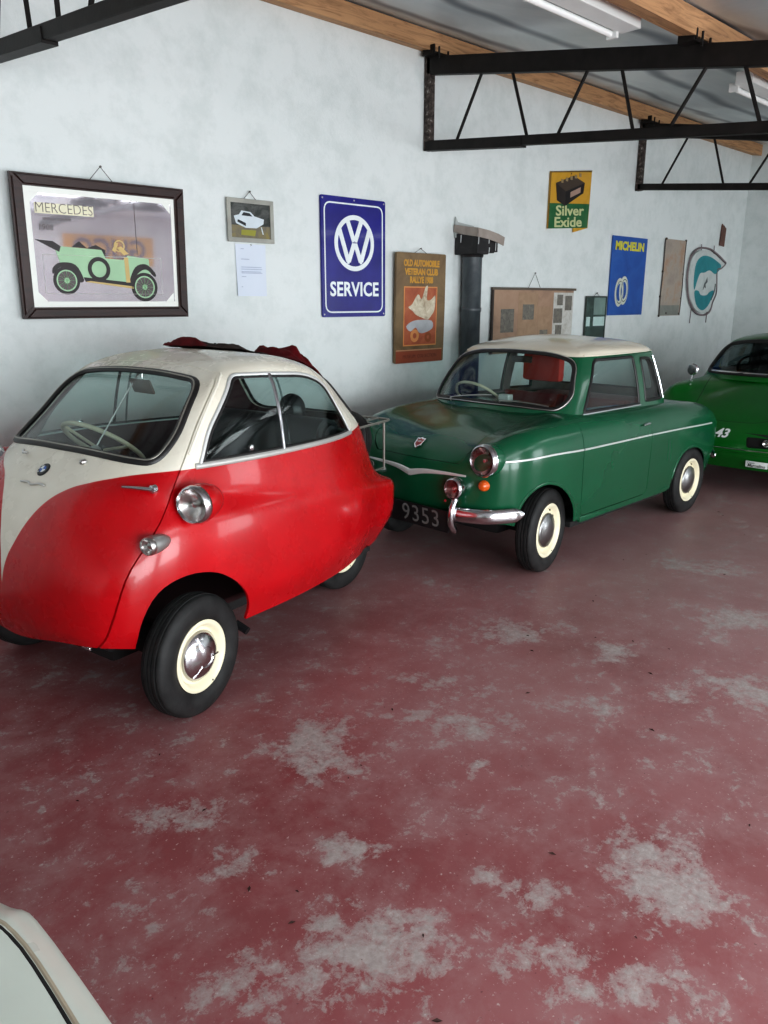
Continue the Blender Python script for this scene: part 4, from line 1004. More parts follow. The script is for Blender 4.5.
    bm = BM(); lathe(bm, [(0, -.05), (.05, -.045), (.075, -.02), (.08, .0), (.075, .02), (.05, .045), (0, .05)], 'X', 24, (1.60, -.14, 1.075))
    tube(bm, [(1.58, -.14, 1.05), (1.56, -.13, .9)], [.03, .05], 10); obj('coat_bundle', bm, 'seat_dark', t)
    bm = BM(); box(bm, .50, 1.9, -.40, .40, .30, .33, .01); box(bm, 1.55, 1.95, -.36, .36, .33, .80, .05); obj('inner_floor', bm, 'darkred_int', t)
    C = Vector((.70, .20, .985)); ax = Vector((-.62, -.05, -.78)).normalized()
    q = Vector((0, 0, 1)).rotation_difference(-ax)
    bm = BM(); ringp = [q @ Vector((math.cos(a)*.19, math.sin(a)*.19, 0))+C for a in [2*PI*k/40 for k in range(40)]]
    tube(bm, ringp, .0105, 10, True)
    for k in range(3):
        a = 2*PI*k/3+.5; tube(bm, [C+q @ Vector((0, 0, -.03)), C+q @ Vector((math.cos(a)*.188, math.sin(a)*.188, 0))], .007, 8)
    sw_ = obj('steering_wheel', bm, 'ivory', D)
    bm = BM(); tube(bm, [C+q @ Vector((0, 0, -.01)), C+q @ Vector((0, 0, -.06)), (.50, .16, .70), (.40, .12, .55)], [.022, .022, .016, .016], 10); obj('steering_column', bm, 'black', D)
    bm = BM(); lathe(bm, [(0, -.02), (.04, -.018), (.045, .01), (0, .02)], 'X', 20, (.50, -.02, .99)); obj('speedometer', bm, 'oldchrome', D)
    bm = BM(); box(bm, -.006, .006, -.075, .075, -.032, .032, .008); o = obj('interior_mirror', bm, 'mirror_brown', D); o.location = (.735, -.06, 1.262); o.rotation_euler = (0, math.radians(-20), math.radians(-4))
    bm = BM(); tube(bm, [(.735, -.06, 1.27), (.74, -.06, 1.315)], .004, 6); obj('mirror_stalk', bm, 'oldchrome', D)
    bm = BM(); tube(bm, [(.52, .02, 1.0), (.765, -.005, 1.315)], .0035, 6); obj('centre_rod', bm, 'oldchrome', D)
    # folded canvas sun roof
    def roofz(x, y):
        h, n, i, d = tree.ray_cast(Vector((x, y, 2)), Vector((0, 0, -1))); return h.z if h else 1.3
    rnd = random.Random(4)
    def cloth(name, x0, x1, y0, y1, amp, m, nx=40, ny=16, seed=1, lift=.008, parent=t):
        bm = BM(); V = []
        from mathutils import noise as mn
        for i in range(nx+1):
            r_ = []
            for j in range(ny+1):
                x = x0+(x1-x0)*i/nx; y = y0+(y1-y0)*j/ny
                w = mn.noise(Vector((x*9+seed, y*5, seed)))*.5+.5; w2 = abs(mn.noise(Vector((x*21, y*9, seed*3))))
                edge = min(1, 4*min(i/nx, 1-i/nx, j/ny*1.2, 1-j/ny)+.15)
                a = amp(i/nx, j/ny)
                r_.append(bm.verts.new((x, y+.02*(w-.5), roofz(x, y)+lift+a*edge*(w*.7+w2*.8))))
            V.append(r_)
        for i in range(nx):
            for j in range(ny): bm.faces.new((V[i][j], V[i+1][j], V[i+1][j+1], V[i][j+1]))
        bmesh.ops.solidify(bm, geom=bm.faces[:], thickness=.003)
        return obj(name, bm, m, parent, ang=50)
    sr = cloth('sun_roof', 1.17, 1.60, -.14, .30, lambda u, v: .034+.012*math.sin(u*9), 'brownrubber')
    cloth('canvas_fold', 1.50, 1.74, -.26, .22, lambda u, v: .115*min(1, 6*min(u, 1-u)+.3), 'redcloth', 30, 24, 5, .010, sr)
    cloth('canvas_fold', 1.13, 1.22, .02, .28, lambda u, v: .055, 'redcloth', 12, 14, 8, .010, sr)
    bm = BM(); tube(bm, [(1.24, .02, roofz(1.24, .02)+.01), (1.24, .02, roofz(1.24, .02)+.035)], .006, 8); obj('roof_catch', bm, 'black', sr)
    # luggage rack
    bm = BM(); zr = .915; xa, xb, ya, yb = 1.98, 2.40, -.215, .26
    def zz(x): return zr+.012*(x-xa)/.4
    o_ = round_poly([(xa, ya), (xb, ya), (xb, yb), (xa, yb)], .05, 5)
    tube(bm, [(x, y, zz(x)) for x, y in o_], .0075, 8, True)
    for k in range(4):
        y = ya+(yb-ya)*(k+1)/5; tube(bm, [(xa, y, zz(xa)), (xb, y, zz(xb))], .005, 6)
    for x in (2.13, 2.27): tube(bm, [(x, ya, zz(x)-.008), (x, yb, zz(x)-.008)], .005, 6)
    for y in (ya+.01, yb-.01):
        tube(bm, [(2.335, y, zz(2.33)), (2.335, y, .63)], .007, 8); tube(bm, [(2.335, y, .64), (2.15, y, .64)], .006, 8)
        tube(bm, [(xa, y, zz(xa)), (1.90, y, .985)], .006, 8)
    obj('luggage_rack', bm, 'rack_metal', t)
    # spare wheel under the rack
    bm = BM(); lathe(bm, [(p[0]*.76, p[1]*.8) for p in tyre_profile(.25, .125, .145)], 'X', 44, closed=True); sp = obj('spare_wheel', bm, 'tyre', t, ang=50)
    sp.location = (2.20, -.0, .80); sp.rotation_euler = (0, math.radians(18), 0)
    bm = BM(); lathe(bm, [(0, .055), (.03, .05), (.07, .035), (.105, .03), (.112, .0)], 'X', 36); obj('spare_cap', bm, 'oldchrome', sp, ang=60)
    # tail lamp, number plate lamp and bumper tube
    for s in (-1, 1):
        bm = BM(); lathe(bm, [(0, .05), (.018, .045), (.028, .03), (.03, 0)], 'X', 20, (2.228, s*.19, .55)); obj('tail_lamp', bm, 'redglass', t)
    bm = BM(); box(bm, 2.14, 2.18, -.31, .31, .622, .632, .003); obj('tail_ledge_trim', bm, 'rack_metal', t)
    return t
def extra_mats():
    MAT['belt_alloy'] = M_simple('belt_alloy', srgb(190, 190, 186), .4, .5, var=.1); MAT['shade_dark'] = M_simple('dark_green_enamel', srgb(40, 52, 50), .35)
    MAT['red_bucket'] = M_simple('red_lamp_bucket', srgb(172, 14, 22), .25, coat=.3)
    MAT['grey_metal'] = M_simple('grey_cast_metal', srgb(150, 150, 148), .4, .6)
    MAT['mirror_brown'] = M_simple('mirror_back_brown', srgb(74, 58, 44), .5)
    MAT['redglass'] = M_simple('red_lens', srgb(150, 14, 18), .2, coat=.4)
    MAT['rack_metal'] = M_simple('rack_metal', srgb(150, 148, 140), .35, .7, var=.2)
# ================================================================== GREEN SALOON
def rows(*r): return [list(x) for x in r]
def saloon_tub():
    # c0 nose centre, c1, c2 headlamp, c3 corner, c4 front wing, c5 axle, c6 door front, c7 door rear, c8, c9 rear axle, c10, c11 rear corner, c12, c13 tail centre
    n = [
    [(.02, 0, .36), (.03, .30, .36), (.07, .50, .37), (.15, .605, .37), (.29, .65, .33), (.50, .67, .29), (.85, .68, .278), (1.55, .685, .268), (2.05, .675, .262), (2.45, .66, .27), (2.80, .63, .28), (2.98, .55, .30), (3.03, .35, .30), (3.04, 0, .30)],
    [(.0, 0, .44), (.02, .30, .44), (.06, .51, .44), (.14, .615, .44), (.28, .67, .44), (.50, .69, .44), (.85, .70, .42), (1.55, .705, .42), (2.05, .70, .42), (2.45, .69, .44), (2.82, .66, .44), (3.04, .57, .45), (3.10, .36, .45), (3.11, 0, .45)],
    [(-.01, 0, .56), (.02, .30, .57), (.06, .51, .60), (.13, .62, .62), (.28, .68, .62), (.50, .70, .61), (.85, .71, .58), (1.55, .715, .57), (2.05, .71, .57), (2.45, .70, .58), (2.82, .665, .58), (3.05, .575, .57), (3.11, .37, .57), (3.12, 0, .57)],
    [(.00, 0, .65), (.03, .30, .67), (.065, .51, .73), (.13, .61, .75), (.28, .675, .755), (.50, .698, .755), (.85, .71, .745), (1.55, .715, .735), (2.05, .71, .73), (2.45, .70, .72), (2.80, .665, .705), (3.02, .575, .68), (3.08, .37, .67), (3.09, 0, .67)],
    [(.03, 0, .72), (.06, .29, .745), (.105, .50, .815), (.17, .585, .835), (.30, .645, .85), (.50, .665, .86), (.85, .675, .86), (1.55, .68, .85), (2.05, .675, .835), (2.42, .665, .82), (2.74, .63, .80), (2.93, .54, .765), (3.0, .35, .745), (3.01, 0, .745)],
    [(.09, 0, .79), (.12, .27, .80), (.18, .45, .845), (.24, .53, .875), (.34, .575, .895), (.52, .60, .91), (.87, .61, .92), (1.55, .61, .905), (2.05, .605, .89), (2.38, .59, .87), (2.66, .55, .845), (2.82, .47, .815), (2.88, .31, .80), (2.89, 0, .80)],
    [(.24, 0, .855), (.27, .22, .858), (.32, .36, .872), (.37, .43, .885), (.44, .47, .90), (.58, .49, .92), (.90, .50, .945), (1.52, .50, .925), (2.0, .49, .905), (2.30, .48, .89), (2.50, .45, .865), (2.62, .38, .845), (2.66, .25, .835), (2.67, 0, .832)],
    [(.48, 0, .905), (.50, .15, .905), (.54, .25, .91), (.58, .29, .915), (.64, .32, .925), (.74, .335, .938), (.95, .34, .958), (1.50, .34, .935), (1.90, .335, .915), (2.15, .325, .905), (2.28, .30, .893), (2.36, .25, .885), (2.39, .16, .88), (2.40, 0, .88)],
    [(.75, 0, .955), (.76, 0, .955), (.78, 0, .956), (.80, 0, .957), (.83, 0, .958), (.88, 0, .96), (1.0, 0, .965), (1.45, 0, .94), (1.75, 0, .925), (1.9, 0, .915), (1.95, 0, .91), (1.98, 0, .908), (2.0, 0, .907), (2.02, 0, .906)]]
    return n
def saloon_top():
    n = [
    [(.66, 0, .93), (.70, .32, .93), (.80, .53, .925), (.92, .595, .92), (1.25, .60, .90), (1.65, .60, .89), (2.0, .585, .88), (2.17, .535, .88), (2.27, .34, .88), (2.30, 0, .88)],
    [(.76, 0, 1.04), (.79, .31, 1.04), (.875, .51, 1.04), (.985, .568, 1.04), (1.28, .578, 1.03), (1.65, .578, 1.02), (1.98, .562, 1.01), (2.14, .515, 1.01), (2.24, .33, 1.01), (2.27, 0, 1.01)],
    [(.88, 0, 1.16), (.90, .30, 1.16), (.96, .485, 1.16), (1.05, .535, 1.16), (1.31, .548, 1.16), (1.65, .548, 1.15), (1.94, .532, 1.14), (2.10, .485, 1.14), (2.20, .31, 1.14), (2.22, 0, 1.14)],
    [(.985, 0, 1.265), (1.00, .28, 1.262), (1.045, .45, 1.255), (1.12, .492, 1.255), (1.34, .512, 1.26), (1.65, .512, 1.255), (1.92, .497, 1.25), (2.08, .452, 1.245), (2.14, .29, 1.245), (2.16, 0, 1.245)],
    [(1.04, 0, 1.315), (1.05, .26, 1.31), (1.09, .41, 1.302), (1.15, .45, 1.302), (1.35, .472, 1.312), (1.64, .472, 1.308), (1.89, .458, 1.305), (2.04, .412, 1.298), (2.07, .265, 1.295), (2.09, 0, 1.295)],
    [(1.14, 0, 1.352), (1.15, .20, 1.348), (1.18, .31, 1.34), (1.22, .34, 1.34), (1.37, .355, 1.35), (1.62, .355, 1.348), (1.81, .342, 1.346), (1.92, .312, 1.338), (1.94, .2, 1.33), (1.96, 0, 1.33)],
    [(1.28, 0, 1.377), (1.285, .09, 1.377), (1.30, .14, 1.375), (1.33, .155, 1.375), (1.42, .16, 1.378), (1.58, .16, 1.377), (1.66, .155, 1.372), (1.71, .14, 1.368), (1.74, .09, 1.366), (1.75, 0, 1.365)],
    [(1.38, 0, 1.384), (1.39, 0, 1.384), (1.40, 0, 1.384), (1.42, 0, 1.384), (1.46, 0, 1.385), (1.54, 0, 1.384), (1.57, 0, 1.382), (1.59, 0, 1.381), (1.60, 0, 1.380), (1.61, 0, 1.380)]]
    return n
SAL = (3.302, 3.186, math.radians(.9))
def two_z(name, lo, hi, z0, slope=0):
    m, t = nt(name); b = principled(t, hi, .24, 0, .5, .06)
    v = coords(t); n = noise(t, v, 3, 5)
    s = N(t, 'ShaderNodeSeparateXYZ'); L(t, v, s.inputs[0])
    f = math_(t, 'ADD', math_(t, 'MULTIPLY', math_(t, 'SUBTRACT', s.outputs[2], z0), 400), .5, True)
    a = ramp(t, n, [(.3, tuple(x*.85 for x in lo)), (.7, tuple(x*1.1 for x in lo))])
    L(t, mixc(t, f, a, ramp(t, n, [(.3, tuple(x*.93 for x in hi)), (.7, hi)])), b.inputs['Base Color'])
    return m
def small(parent, name, prof, loc, axis, m, seg=24, ang=60):
    q = Vector((-1, 0, 0)).rotation_difference(Vector(axis).normalized()).to_euler()
    bm = BM(); lathe(bm, prof, 'X', seg); o = obj(name, bm, m, parent, ang=ang); o.location = loc; o.rotation_euler = q; return o
def green_saloon():
    t = thing('small_saloon', 'small dark green two-door saloon with a cream roof, plate 9353', 'car', (SAL[0], SAL[1], 0), SAL[2])
    G = MAT['green']
    MAT['sal_top'] = two_z('green_and_cream_roof_paint', srgb(14, 82, 54), srgb(226, 218, 200), 1.268)
    raw = net_surface(saloon_tub(), 6); tree = bvh(raw); me = shell(raw, .010)
    rawt = net_surface(saloon_top(), 6); treet = bvh(rawt); mt = shell(rawt, .012)
    # wheel arches
    fa = catmull([(.18, .05), (.195, .36), (.22, .48), (.30, .56), (.43, .585), (.58, .54), (.71, .43), (.775, .29), (.785, .05)], 4)
    ra = catmull([(2.10, .05), (2.10, .34), (2.14, .47), (2.23, .535), (2.37, .55), (2.53, .52), (2.66, .44), (2.75, .30), (2.76, .05)], 4)
    body = me
    for pl_ in (fa, ra):
        for lo, hi in ((-1, -.40), (.40, 1)): body = boolean(body, pr(pl_, 'Y', lo, hi), 'DIFFERENCE')
    cab = round_poly([(.98, -.50), (2.08, -.50), (2.08, .50), (.98, .50)], .1)
    body = boolean(body, pr(cab, 'Z', .7, 1.1), 'DIFFERENCE')
    # doors
    dp = round_poly([(.79, 1.0), (.785, .60), (.83, .30), (1.70, .30), (1.665, .47), (1.655, 1.0)], [0, .2, .05, .06, .2, 0], 5)
    doors = []
    for lo, hi in ((-1, -.55), (.55, 1)):
        doors.append(boolean(body, pr(grow(dp, -.0025), 'Y', lo, hi), 'INTERSECT')); body = boolean(body, pr(grow(dp, .0025), 'Y', lo, hi), 'DIFFERENCE')
    # bonnet, cut out of the top skin
    hp = catmull([(.70, -.44), (.40, -.405), (.22, -.395), (.09, -.395), (.035, -.30), (.012, 0)], 4)
    hp = hp+[(x, -y) for x, y in hp[::-1][1:]]
    hz = pr(grow(hp, -.0025), 'Z', .705, 1.1); hz2 = pr(grow(hp, .0025), 'Z', .702, 1.1)
    for v in list(hz.verts)+list(hz2.verts):
        if v.co.x < .02: v.co.x -= .1
    hood = boolean(body, hz, 'INTERSECT'); body = boolean(body, hz2, 'DIFFERENCE')
    obj('body_shell', body, ['green', 'under'], t, ang=32)
    H = obj('bonnet', hood, ['green', 'under'], t, ang=32)
    DR = [obj('door', d, ['green', 'under'], t, ang=32) for d in doors]
    # greenhouse
    ws = round_poly([(-.50, .958), (-.535, 1.03), (-.47, 1.235), (-.30, 1.278), (0, 1.290), (.30, 1.278), (.47, 1.235), (.535, 1.03), (.50, .958), (.25, .972), (-.25, .972)], [.05, .05, .07, .2, .2, .2, .07, .05, .05, .2, .2], 5)
    dw = round_poly([(.94, .932), (1.165, 1.252), (1.668, 1.250), (1.678, .920)], [.03, .05, .03, .02], 5)
    qw = round_poly([(1.765, .935), (1.765, 1.235), (1.975, 1.228), (2.05, .928)], [.02, .03, .09, .03], 5)
    rw = round_poly([(-.42, .96), (-.385, 1.215), (.385, 1.215), (.42, .96)], .06, 5)
    top = mt; P = []
    def win(poly, ax, lo, hi):
        nonlocal top
        g = boolean(top, pr(poly, ax, lo, hi), 'INTERSECT'); top = boolean(top, pr(poly, ax, lo, hi), 'DIFFERENCE'); return g
    gws = win(ws, 'X', .4, 1.22); gr = win(rw, 'X', 1.95, 2.6)
    gs = [(s, nm, pl_, win(pl_, 'Y', *((-1, -.25) if s < 0 else (.25, 1)))) for s in (-1, 1) for nm, pl_ in (('door_window', dw), ('quarter_window', qw))]
    obj('roof_and_pillars', top, ['sal_top', 'grey_lining'], t, ang=32)
    g = obj('windscreen', gws, ['glass', 'glass'], t)
    seal(g, 'rubber_seal', treet, ws, 'X', -1, .016, 'rubber', .002); seal(g, 'chrome_insert', treet, grow(ws, .008), 'X', -1, .0032, 'oldchrome', .009)
    g = obj('rear_window', gr, ['glass', 'glass'], t); seal(g, 'rubber_seal', treet, rw, 'X', 3.5, .012, 'rubber', .002)
    for s, nm, pl_, me_ in gs:
        g = obj(nm, me_, ['glass', 'glass'], t)
        seal(g, 'rubber_seal', treet, grow(pl_, -.006), 'Y', s*1.5, .011, 'rubber', .001)
        b = pl_
        if nm == 'door_window':
            Q, nn = on_surf(treet, [(.93+.75*i/12, .925-.006*(i/12)) for i in range(13)], 'Y', s*1.5, .006)
            bm = BM(); tube(bm, Q, .007, 6, flat=.6, ups=nn); obj('sill_trim', bm, 'chrome', g)
        else:
            Q, nn = on_surf(treet, [(2.0-.0+.075*i/8, 1.235-.30*i/8) for i in range(9)], 'Y', s*1.5, .006)
            bm = BM(); tube(bm, Q, .011, 8, flat=.5, ups=nn); obj('pillar_trim', bm, 'chrome', g)
    # drip rail
    for s in (-1, 1):
        Q, nn = on_surf(treet, [(1.10+.96*i/16, 1.272-.006*(i/16)) for i in range(17)], 'Y', s*1.5, .004)
        bm = BM(); tube(bm, Q, .006, 6, flat=.8, ups=nn); obj('drip_rail', bm, 'sal_top', t)
        # side trim strip in two lengths, stopping at the door gap
        side = densify(catmull([(.125, .742), (.45, .748), (.785, .738), (1.2, .733), (1.655, .727), (2.2, .712), (2.72, .690)], 6), .006, False)
        for nm, a, b_ in (('side_strip', .1, .783), ('side_strip', .790, 1.652), ('side_strip', 1.66, 2.8)):
            Q, nn = on_surf(tree, [p for p in side if a <= p[0] <= b_], 'Y', s*1.5, .003)
            bm = BM(); tube(bm, Q, .0062, 6, flat=.7, ups=nn); obj(nm, bm, 'chrome_bright', t)
        # door handle and lock
        Q, nn = on_surf(tree, [(1.53, .800), (1.55, .803), (1.60, .805), (1.625, .803)], 'Y', s*1.5, .014)
        bm = BM(); tube(bm, Q, [.004, .008, .007, .005], 8); obj('door_handle', bm, 'chrome', DR[0 if s < 0 else 1])
        # ribs pressed ahead of the rear wheel
        for k in range(2):
            Q, nn = on_surf(tree, [(1.93+.05*k+.02*i/6, .66-.16*i/6) for i in range(7)], 'Y', s*1.5, -.002)
            bm = BM(); tube(bm, Q, .008, 8, flat=.6, ups=nn); obj('intake_rib', bm, 'green', t)
        # arch lips
        for pl_ in (fa, ra):
            Q, nn = on_surf(tree, [p for p in pl_ if .28 < p[1]], 'Y', s*1.5, -.001)
            bm = BM(); tube(bm, Q, .011, 8, flat=.6, ups=nn); obj('arch_lip', bm, 'green', t)
        bm = BM(); box(bm, .84, 2.04, s*.672-.012, s*.672+.012, .258, .294, .005); obj('sill_panel', bm, 'green', t)
        # bumper quarters with overrider
        P = catmull([(-.03, s*.36, .425), (-.015, s*.44, .425), (.03, s*.56, .43), (.12, s*.645, .435), (.21, s*.690, .44)], 5)
        bm = BM(); tube(bm, P, [.042]*(len(P)-3)+[.036, .026, .012], 12, flat=.42, ups=(1, 0, 0) if False else [Vector((-1, s*.6*min(1, i/10), .15)) for i in range(len(P))]); obj('front_bumper', bm, 'chrome', t)
        bm = BM(); tube(bm, catmull([(-.01, s*.370, .52), (-.05, s*.370, .45), (-.05, s*.368, .37), (-.01, s*.365, .31)], 5), [.012]+[.020]*14+[.014], 12); obj('overrider', bm, 'chrome', t)
        bm = BM(); tube(bm, [(-.01, s*.31, .50), (-.055, s*.325, .50)], .008, 8); obj('fog_lamp_bracket', bm, 'chrome', t)
        P = catmull([(3.13, s*.15, .39), (3.12, s*.40, .39), (3.07, s*.56, .39), (2.96, s*.645, .395)], 5)
        bm = BM(); tube(bm, P, [.04]*(len(P)-3)+[.034, .024, .010], 12, flat=.42, ups=[Vector((1, s*.6*min(1, i/8), .1)) for i in range(len(P))]); obj('rear_bumper', bm, 'chrome', t)
        # lamps
        headlamp(t, (.055, s*.512, .745), .093, .05, refl='reflred', axis=(-1, -s*.05, .05), shell='green', shelllen=.20)
        headlamp(t, (-.03, s*.365, .573), .062, .04, refl='reflred', axis=(-1, 0, .03), name='fog_lamp', shell='chrome', shelllen=.09)
        small(t, 'indicator', [(0, -.032), (.015, -.03), (.027, -.018), (.032, 0), (.034, .01)], (.058, s*.512, .600), (-1, s*.15, 0), 'amber')
        small(t, 'tail_lamp', [(0, -.04), (.02, -.035), (.04, -.015), (.045, .01)], (3.055, s*.50, .60), (1, s*.15, 0), 'redglass')
    for s in (-1, 1):
        wheel(t, .53, s*.600, .262, .125, .165, .108, s, 1, capmat='hubgrey', steer=math.radians(9)); wheel(t, 2.49, s*.605, .262, .125, .165, .108, s, 1, capmat='hubgrey')
    # V shaped nose trim
    for s in (-1, 1):
        g_ = catmull([(-.008, 0, .612), (.0, s*.10, .632), (.012, s*.22, .640), (.035, s*.40, .642)], 6)
        Q, nn = near_surf(tree, g_, .004); bm = BM(); tube(bm, Q, [.020-.014*i/(len(Q)-1) for i in range(len(Q))], 8, flat=.5, ups=nn); obj('nose_trim', bm, 'chrome_bright', t)
    # shield on the bonnet
    Q, nn = near_surf(tree, [(.075, .0, .782)], .006); q = Vector((0, 0, 1)).rotation_difference(nn[0])
    M_ = q.to_matrix()
    bm = BM(); poly_prism(bm, round_poly([(.05, 0), (.02, -.028), (-.035, -.034), (-.032, -.012), (-.045, 0), (-.032, .012), (-.035, .034), (.02, .028)], .006, 3), 'Z', -.004, .004)
    # point of the shield runs down the nose (-x)
    for v in bm.verts: v.co.x *= -1
    sh = obj('shield_badge', bm, 'chrome', H, smooth=False); sh.location = Q[0]; sh.rotation_euler = q.to_euler()
    bm = BM(); poly_prism(bm, [(-.038, 0), (-.016, -.020), (.024, -.025), (.022, -.01), (.03, 0), (.022, .01), (.024, .025), (-.016, .020)], 'Z', .004, .0055); obj('badge_enamel', bm, 'badge_red', sh, smooth=False)
    text('badge_letters', 'NSU', .022, 'chrome', sh, (.004, 0, .006), (0, 0, -PI/2), ext=.0005)
    # number plate
    bm = BM(); box(bm, -.006, .006, -.30, .27, -.068, .068, .004); pl_ = obj('number_plate', bm, 'black', t); pl_.location = (-.03, -.03, .365); pl_.rotation_euler = (0, math.radians(-6), 0)
    text('plate_characters', '9353', .150, 'plate_grey', pl_, (-.0068, -.085, 0), (PI/2, 0, -PI/2), off=.0, sx=.95, ext=.0006, spacing=1.12)
    bm = BM(); tube(bm, [(-.02, .25, .40), (-.06, .25, .40)], .012, 10); obj('plate_bolt', bm, 'chrome', t)
    # chassis, floor, interior
    bm = BM(); box(bm, .35, 2.85, -.40, .40, .22, .30, .03); box(bm, .80, 2.05, -.64, .64, .22, .26, .01); tube(bm, [(.475, -.56, .262), (.475, .56, .262)], .03, 8); tube(bm, [(2.43, -.56, .262), (2.43, .56, .262)], .04, 8)
    box(bm, .12, .78, -.42, .42, .34, .66, .03); box(bm, 2.10, 2.90, -.42, .42, .26, .70, .03)
    obj('chassis', bm, 'under', t)
    bm = BM(); box(bm, .85, .98, -.54, .54, .78, .93, .02); obj('dashboard', bm, 'black', t)
    def seat(y, x=1.50, h=.95, w=.24):
        bm = BM(); box(bm, x-.42, x+.02, y-w, y+w, .42, .56, .04); poly_prism(bm, round_poly([(x-.02, .5), (x+.10, .5), (x+.22, h), (x+.12, h+.02)], .03), 'Y', y-w, y+w)
        obj('front_seat', bm, 'seat_red', t)
    seat(-.27, h=.93); seat(.27, h=.93)
    bm = BM(); box(bm, 1.62, 1.70, .03, .36, 1.03, 1.235, .03); obj('seat_cover', bm, 'cloth_red', t)
    bm = BM(); box(bm, 1.90, 2.16, -.46, .46, .45, .92, .05); obj('rear_seat', bm, 'seat_red', t)
    C = Vector((1.03, .30, .945)); q = Vector((0, 0, 1)).rotation_difference(Vector((.66, 0, .75)).normalized())
    bm = BM(); tube(bm, [q @ Vector((math.cos(a)*.185, math.sin(a)*.185, 0))+C for a in [2*PI*k/36 for k in range(36)]], .010, 8, True)
    tube(bm, [q @ Vector((0, -.18, 0))+C, C+q @ Vector((0, 0, -.03)), q @ Vector((0, .18, 0))+C], .008, 8); tube(bm, [C, C+q @ Vector((0, 0, -.25))], .02, 8)
    obj('steering_wheel', bm, 'ivory', t)
    bm = BM(); box(bm, -.01, .01, -.08, .08, -.022, .022, .006); o = obj('interior_mirror', bm, 'black', t); o.location = (1.10, .0, 1.23)
    bm = BM(); box(bm, .93, .99, -.02, .06, .94, 1.0, .006); obj('dash_paper', bm, 'white', t)
    for y0 in (.30, -.12):
        P = catmull([(.735, y0, .962), (.725, y0-.1, .985), (.75, y0-.34, .992)], 5); Q = []
        for p in P:
            h, n, i, d = treet.find_nearest(Vector(p)); Q.append(h+n*.016 if n.x < 0 else h-n*.016)
        bm = BM(); tube(bm, Q, .0045, 6); tube(bm, [(.72, y0, .955), Q[0]], .007, 8); obj('wiper', bm, 'oldchrome', t)
    return t

# ================================================================== GREEN SPORTS CAR AND WHITE CAR
def scale_net(n, fx=lambda x: x, fw=1.0, fz=lambda x, z: z):
    return [[(fx(x), w*fw, fz(x, z)) for (x, w, z) in r] for r in n]
def sport_tub():
    return [
    [(.10, 0, .22), (.12, .30, .22), (.17, .52, .22), (.26, .66, .22), (.42, .73, .20), (.70, .76, .19), (1.1, .77, .18), (2.1, .77, .18), (2.7, .76, .18), (3.1, .75, .20), (3.5, .70, .25), (3.72, .58, .28), (3.78, .3, .28), (3.79, 0, .28)],
    [(.02, 0, .34), (.04, .32, .34), (.10, .57, .34), (.20, .72, .35), (.38, .79, .37), (.70, .81, .38), (1.1, .81, .36), (2.1, .81, .36), (2.7, .81, .36), (3.1, .80, .38), (3.52, .74, .40), (3.76, .62, .42), (3.84, .32, .42), (3.85, 0, .42)],
    [(.0, 0, .43), (.02, .32, .43), (.08, .57, .44), (.17, .72, .46), (.36, .80, .50), (.70, .82, .52), (1.1, .82, .50), (2.1, .82, .50), (2.7, .82, .50), (3.1, .81, .52), (3.52, .75, .53), (3.76, .63, .54), (3.85, .33, .54), (3.86, 0, .54)],
    [(.05, 0, .53), (.07, .32, .54), (.12, .56, .57), (.21, .70, .62), (.38, .775, .70), (.70, .80, .71), (1.1, .80, .68), (2.1, .805, .67), (2.7, .80, .67), (3.1, .79, .67), (3.50, .73, .66), (3.73, .61, .65), (3.81, .32, .64), (3.82, 0, .64)],
    [(.16, 0, .62), (.17, .30, .63), (.21, .50, .67), (.28, .62, .745), (.42, .69, .835), (.72, .715, .855), (1.1, .725, .83), (2.1, .735, .81), (2.7, .73, .80), (3.1, .71, .80), (3.42, .65, .78), (3.62, .54, .76), (3.70, .3, .75), (3.71, 0, .75)],
    [(.32, 0, .70), (.33, .27, .71), (.36, .42, .735), (.42, .53, .79), (.52, .59, .86), (.76, .61, .89), (1.1, .625, .90), (2.1, .63, .88), (2.7, .62, .86), (3.0, .59, .85), (3.2, .54, .84), (3.36, .45, .82), (3.42, .26, .815), (3.43, 0, .81)],
    [(.52, 0, .79), (.53, .2, .795), (.56, .32, .80), (.60, .41, .825), (.68, .46, .86), (.82, .48, .90), (1.1, .50, .94), (2.05, .50, .92), (2.5, .48, .90), (2.75, .45, .89), (2.9, .40, .88), (3.0, .33, .87), (3.05, .2, .865), (3.06, 0, .86)],
    [(.80, 0, .90), (.81, 0, .90), (.83, 0, .905), (.86, 0, .91), (.92, 0, .92), (1.0, 0, .93), (1.2, 0, .95), (1.9, 0, .94), (2.2, 0, .93), (2.35, 0, .92), (2.45, 0, .915), (2.5, 0, .91), (2.53, 0, .91), (2.55, 0, .91)]]
def sport_top():
    n = saloon_top()
    # lower and longer: windscreen base .80, top 1.36, roof 1.29
    def fx(x): return .80+(x-.66)*1.25 if x < 1.1 else 1.35+(x-1.1)*.95
    return [[(fx(x)-.03, w*1.12, .90+(z-.93)*.93) for (x, w, z) in r] for r in n]
def lines(tree, parent, name, pts, axis, frm, r=.003, m='under', closed=False, off=-.0005):
    Q, nn = on_surf(tree, densify(pts, .02, closed), axis, frm, off); bm = BM(); tube(bm, Q, r, 6, closed, flat=.5, ups=nn); return obj(name, bm, m, parent)
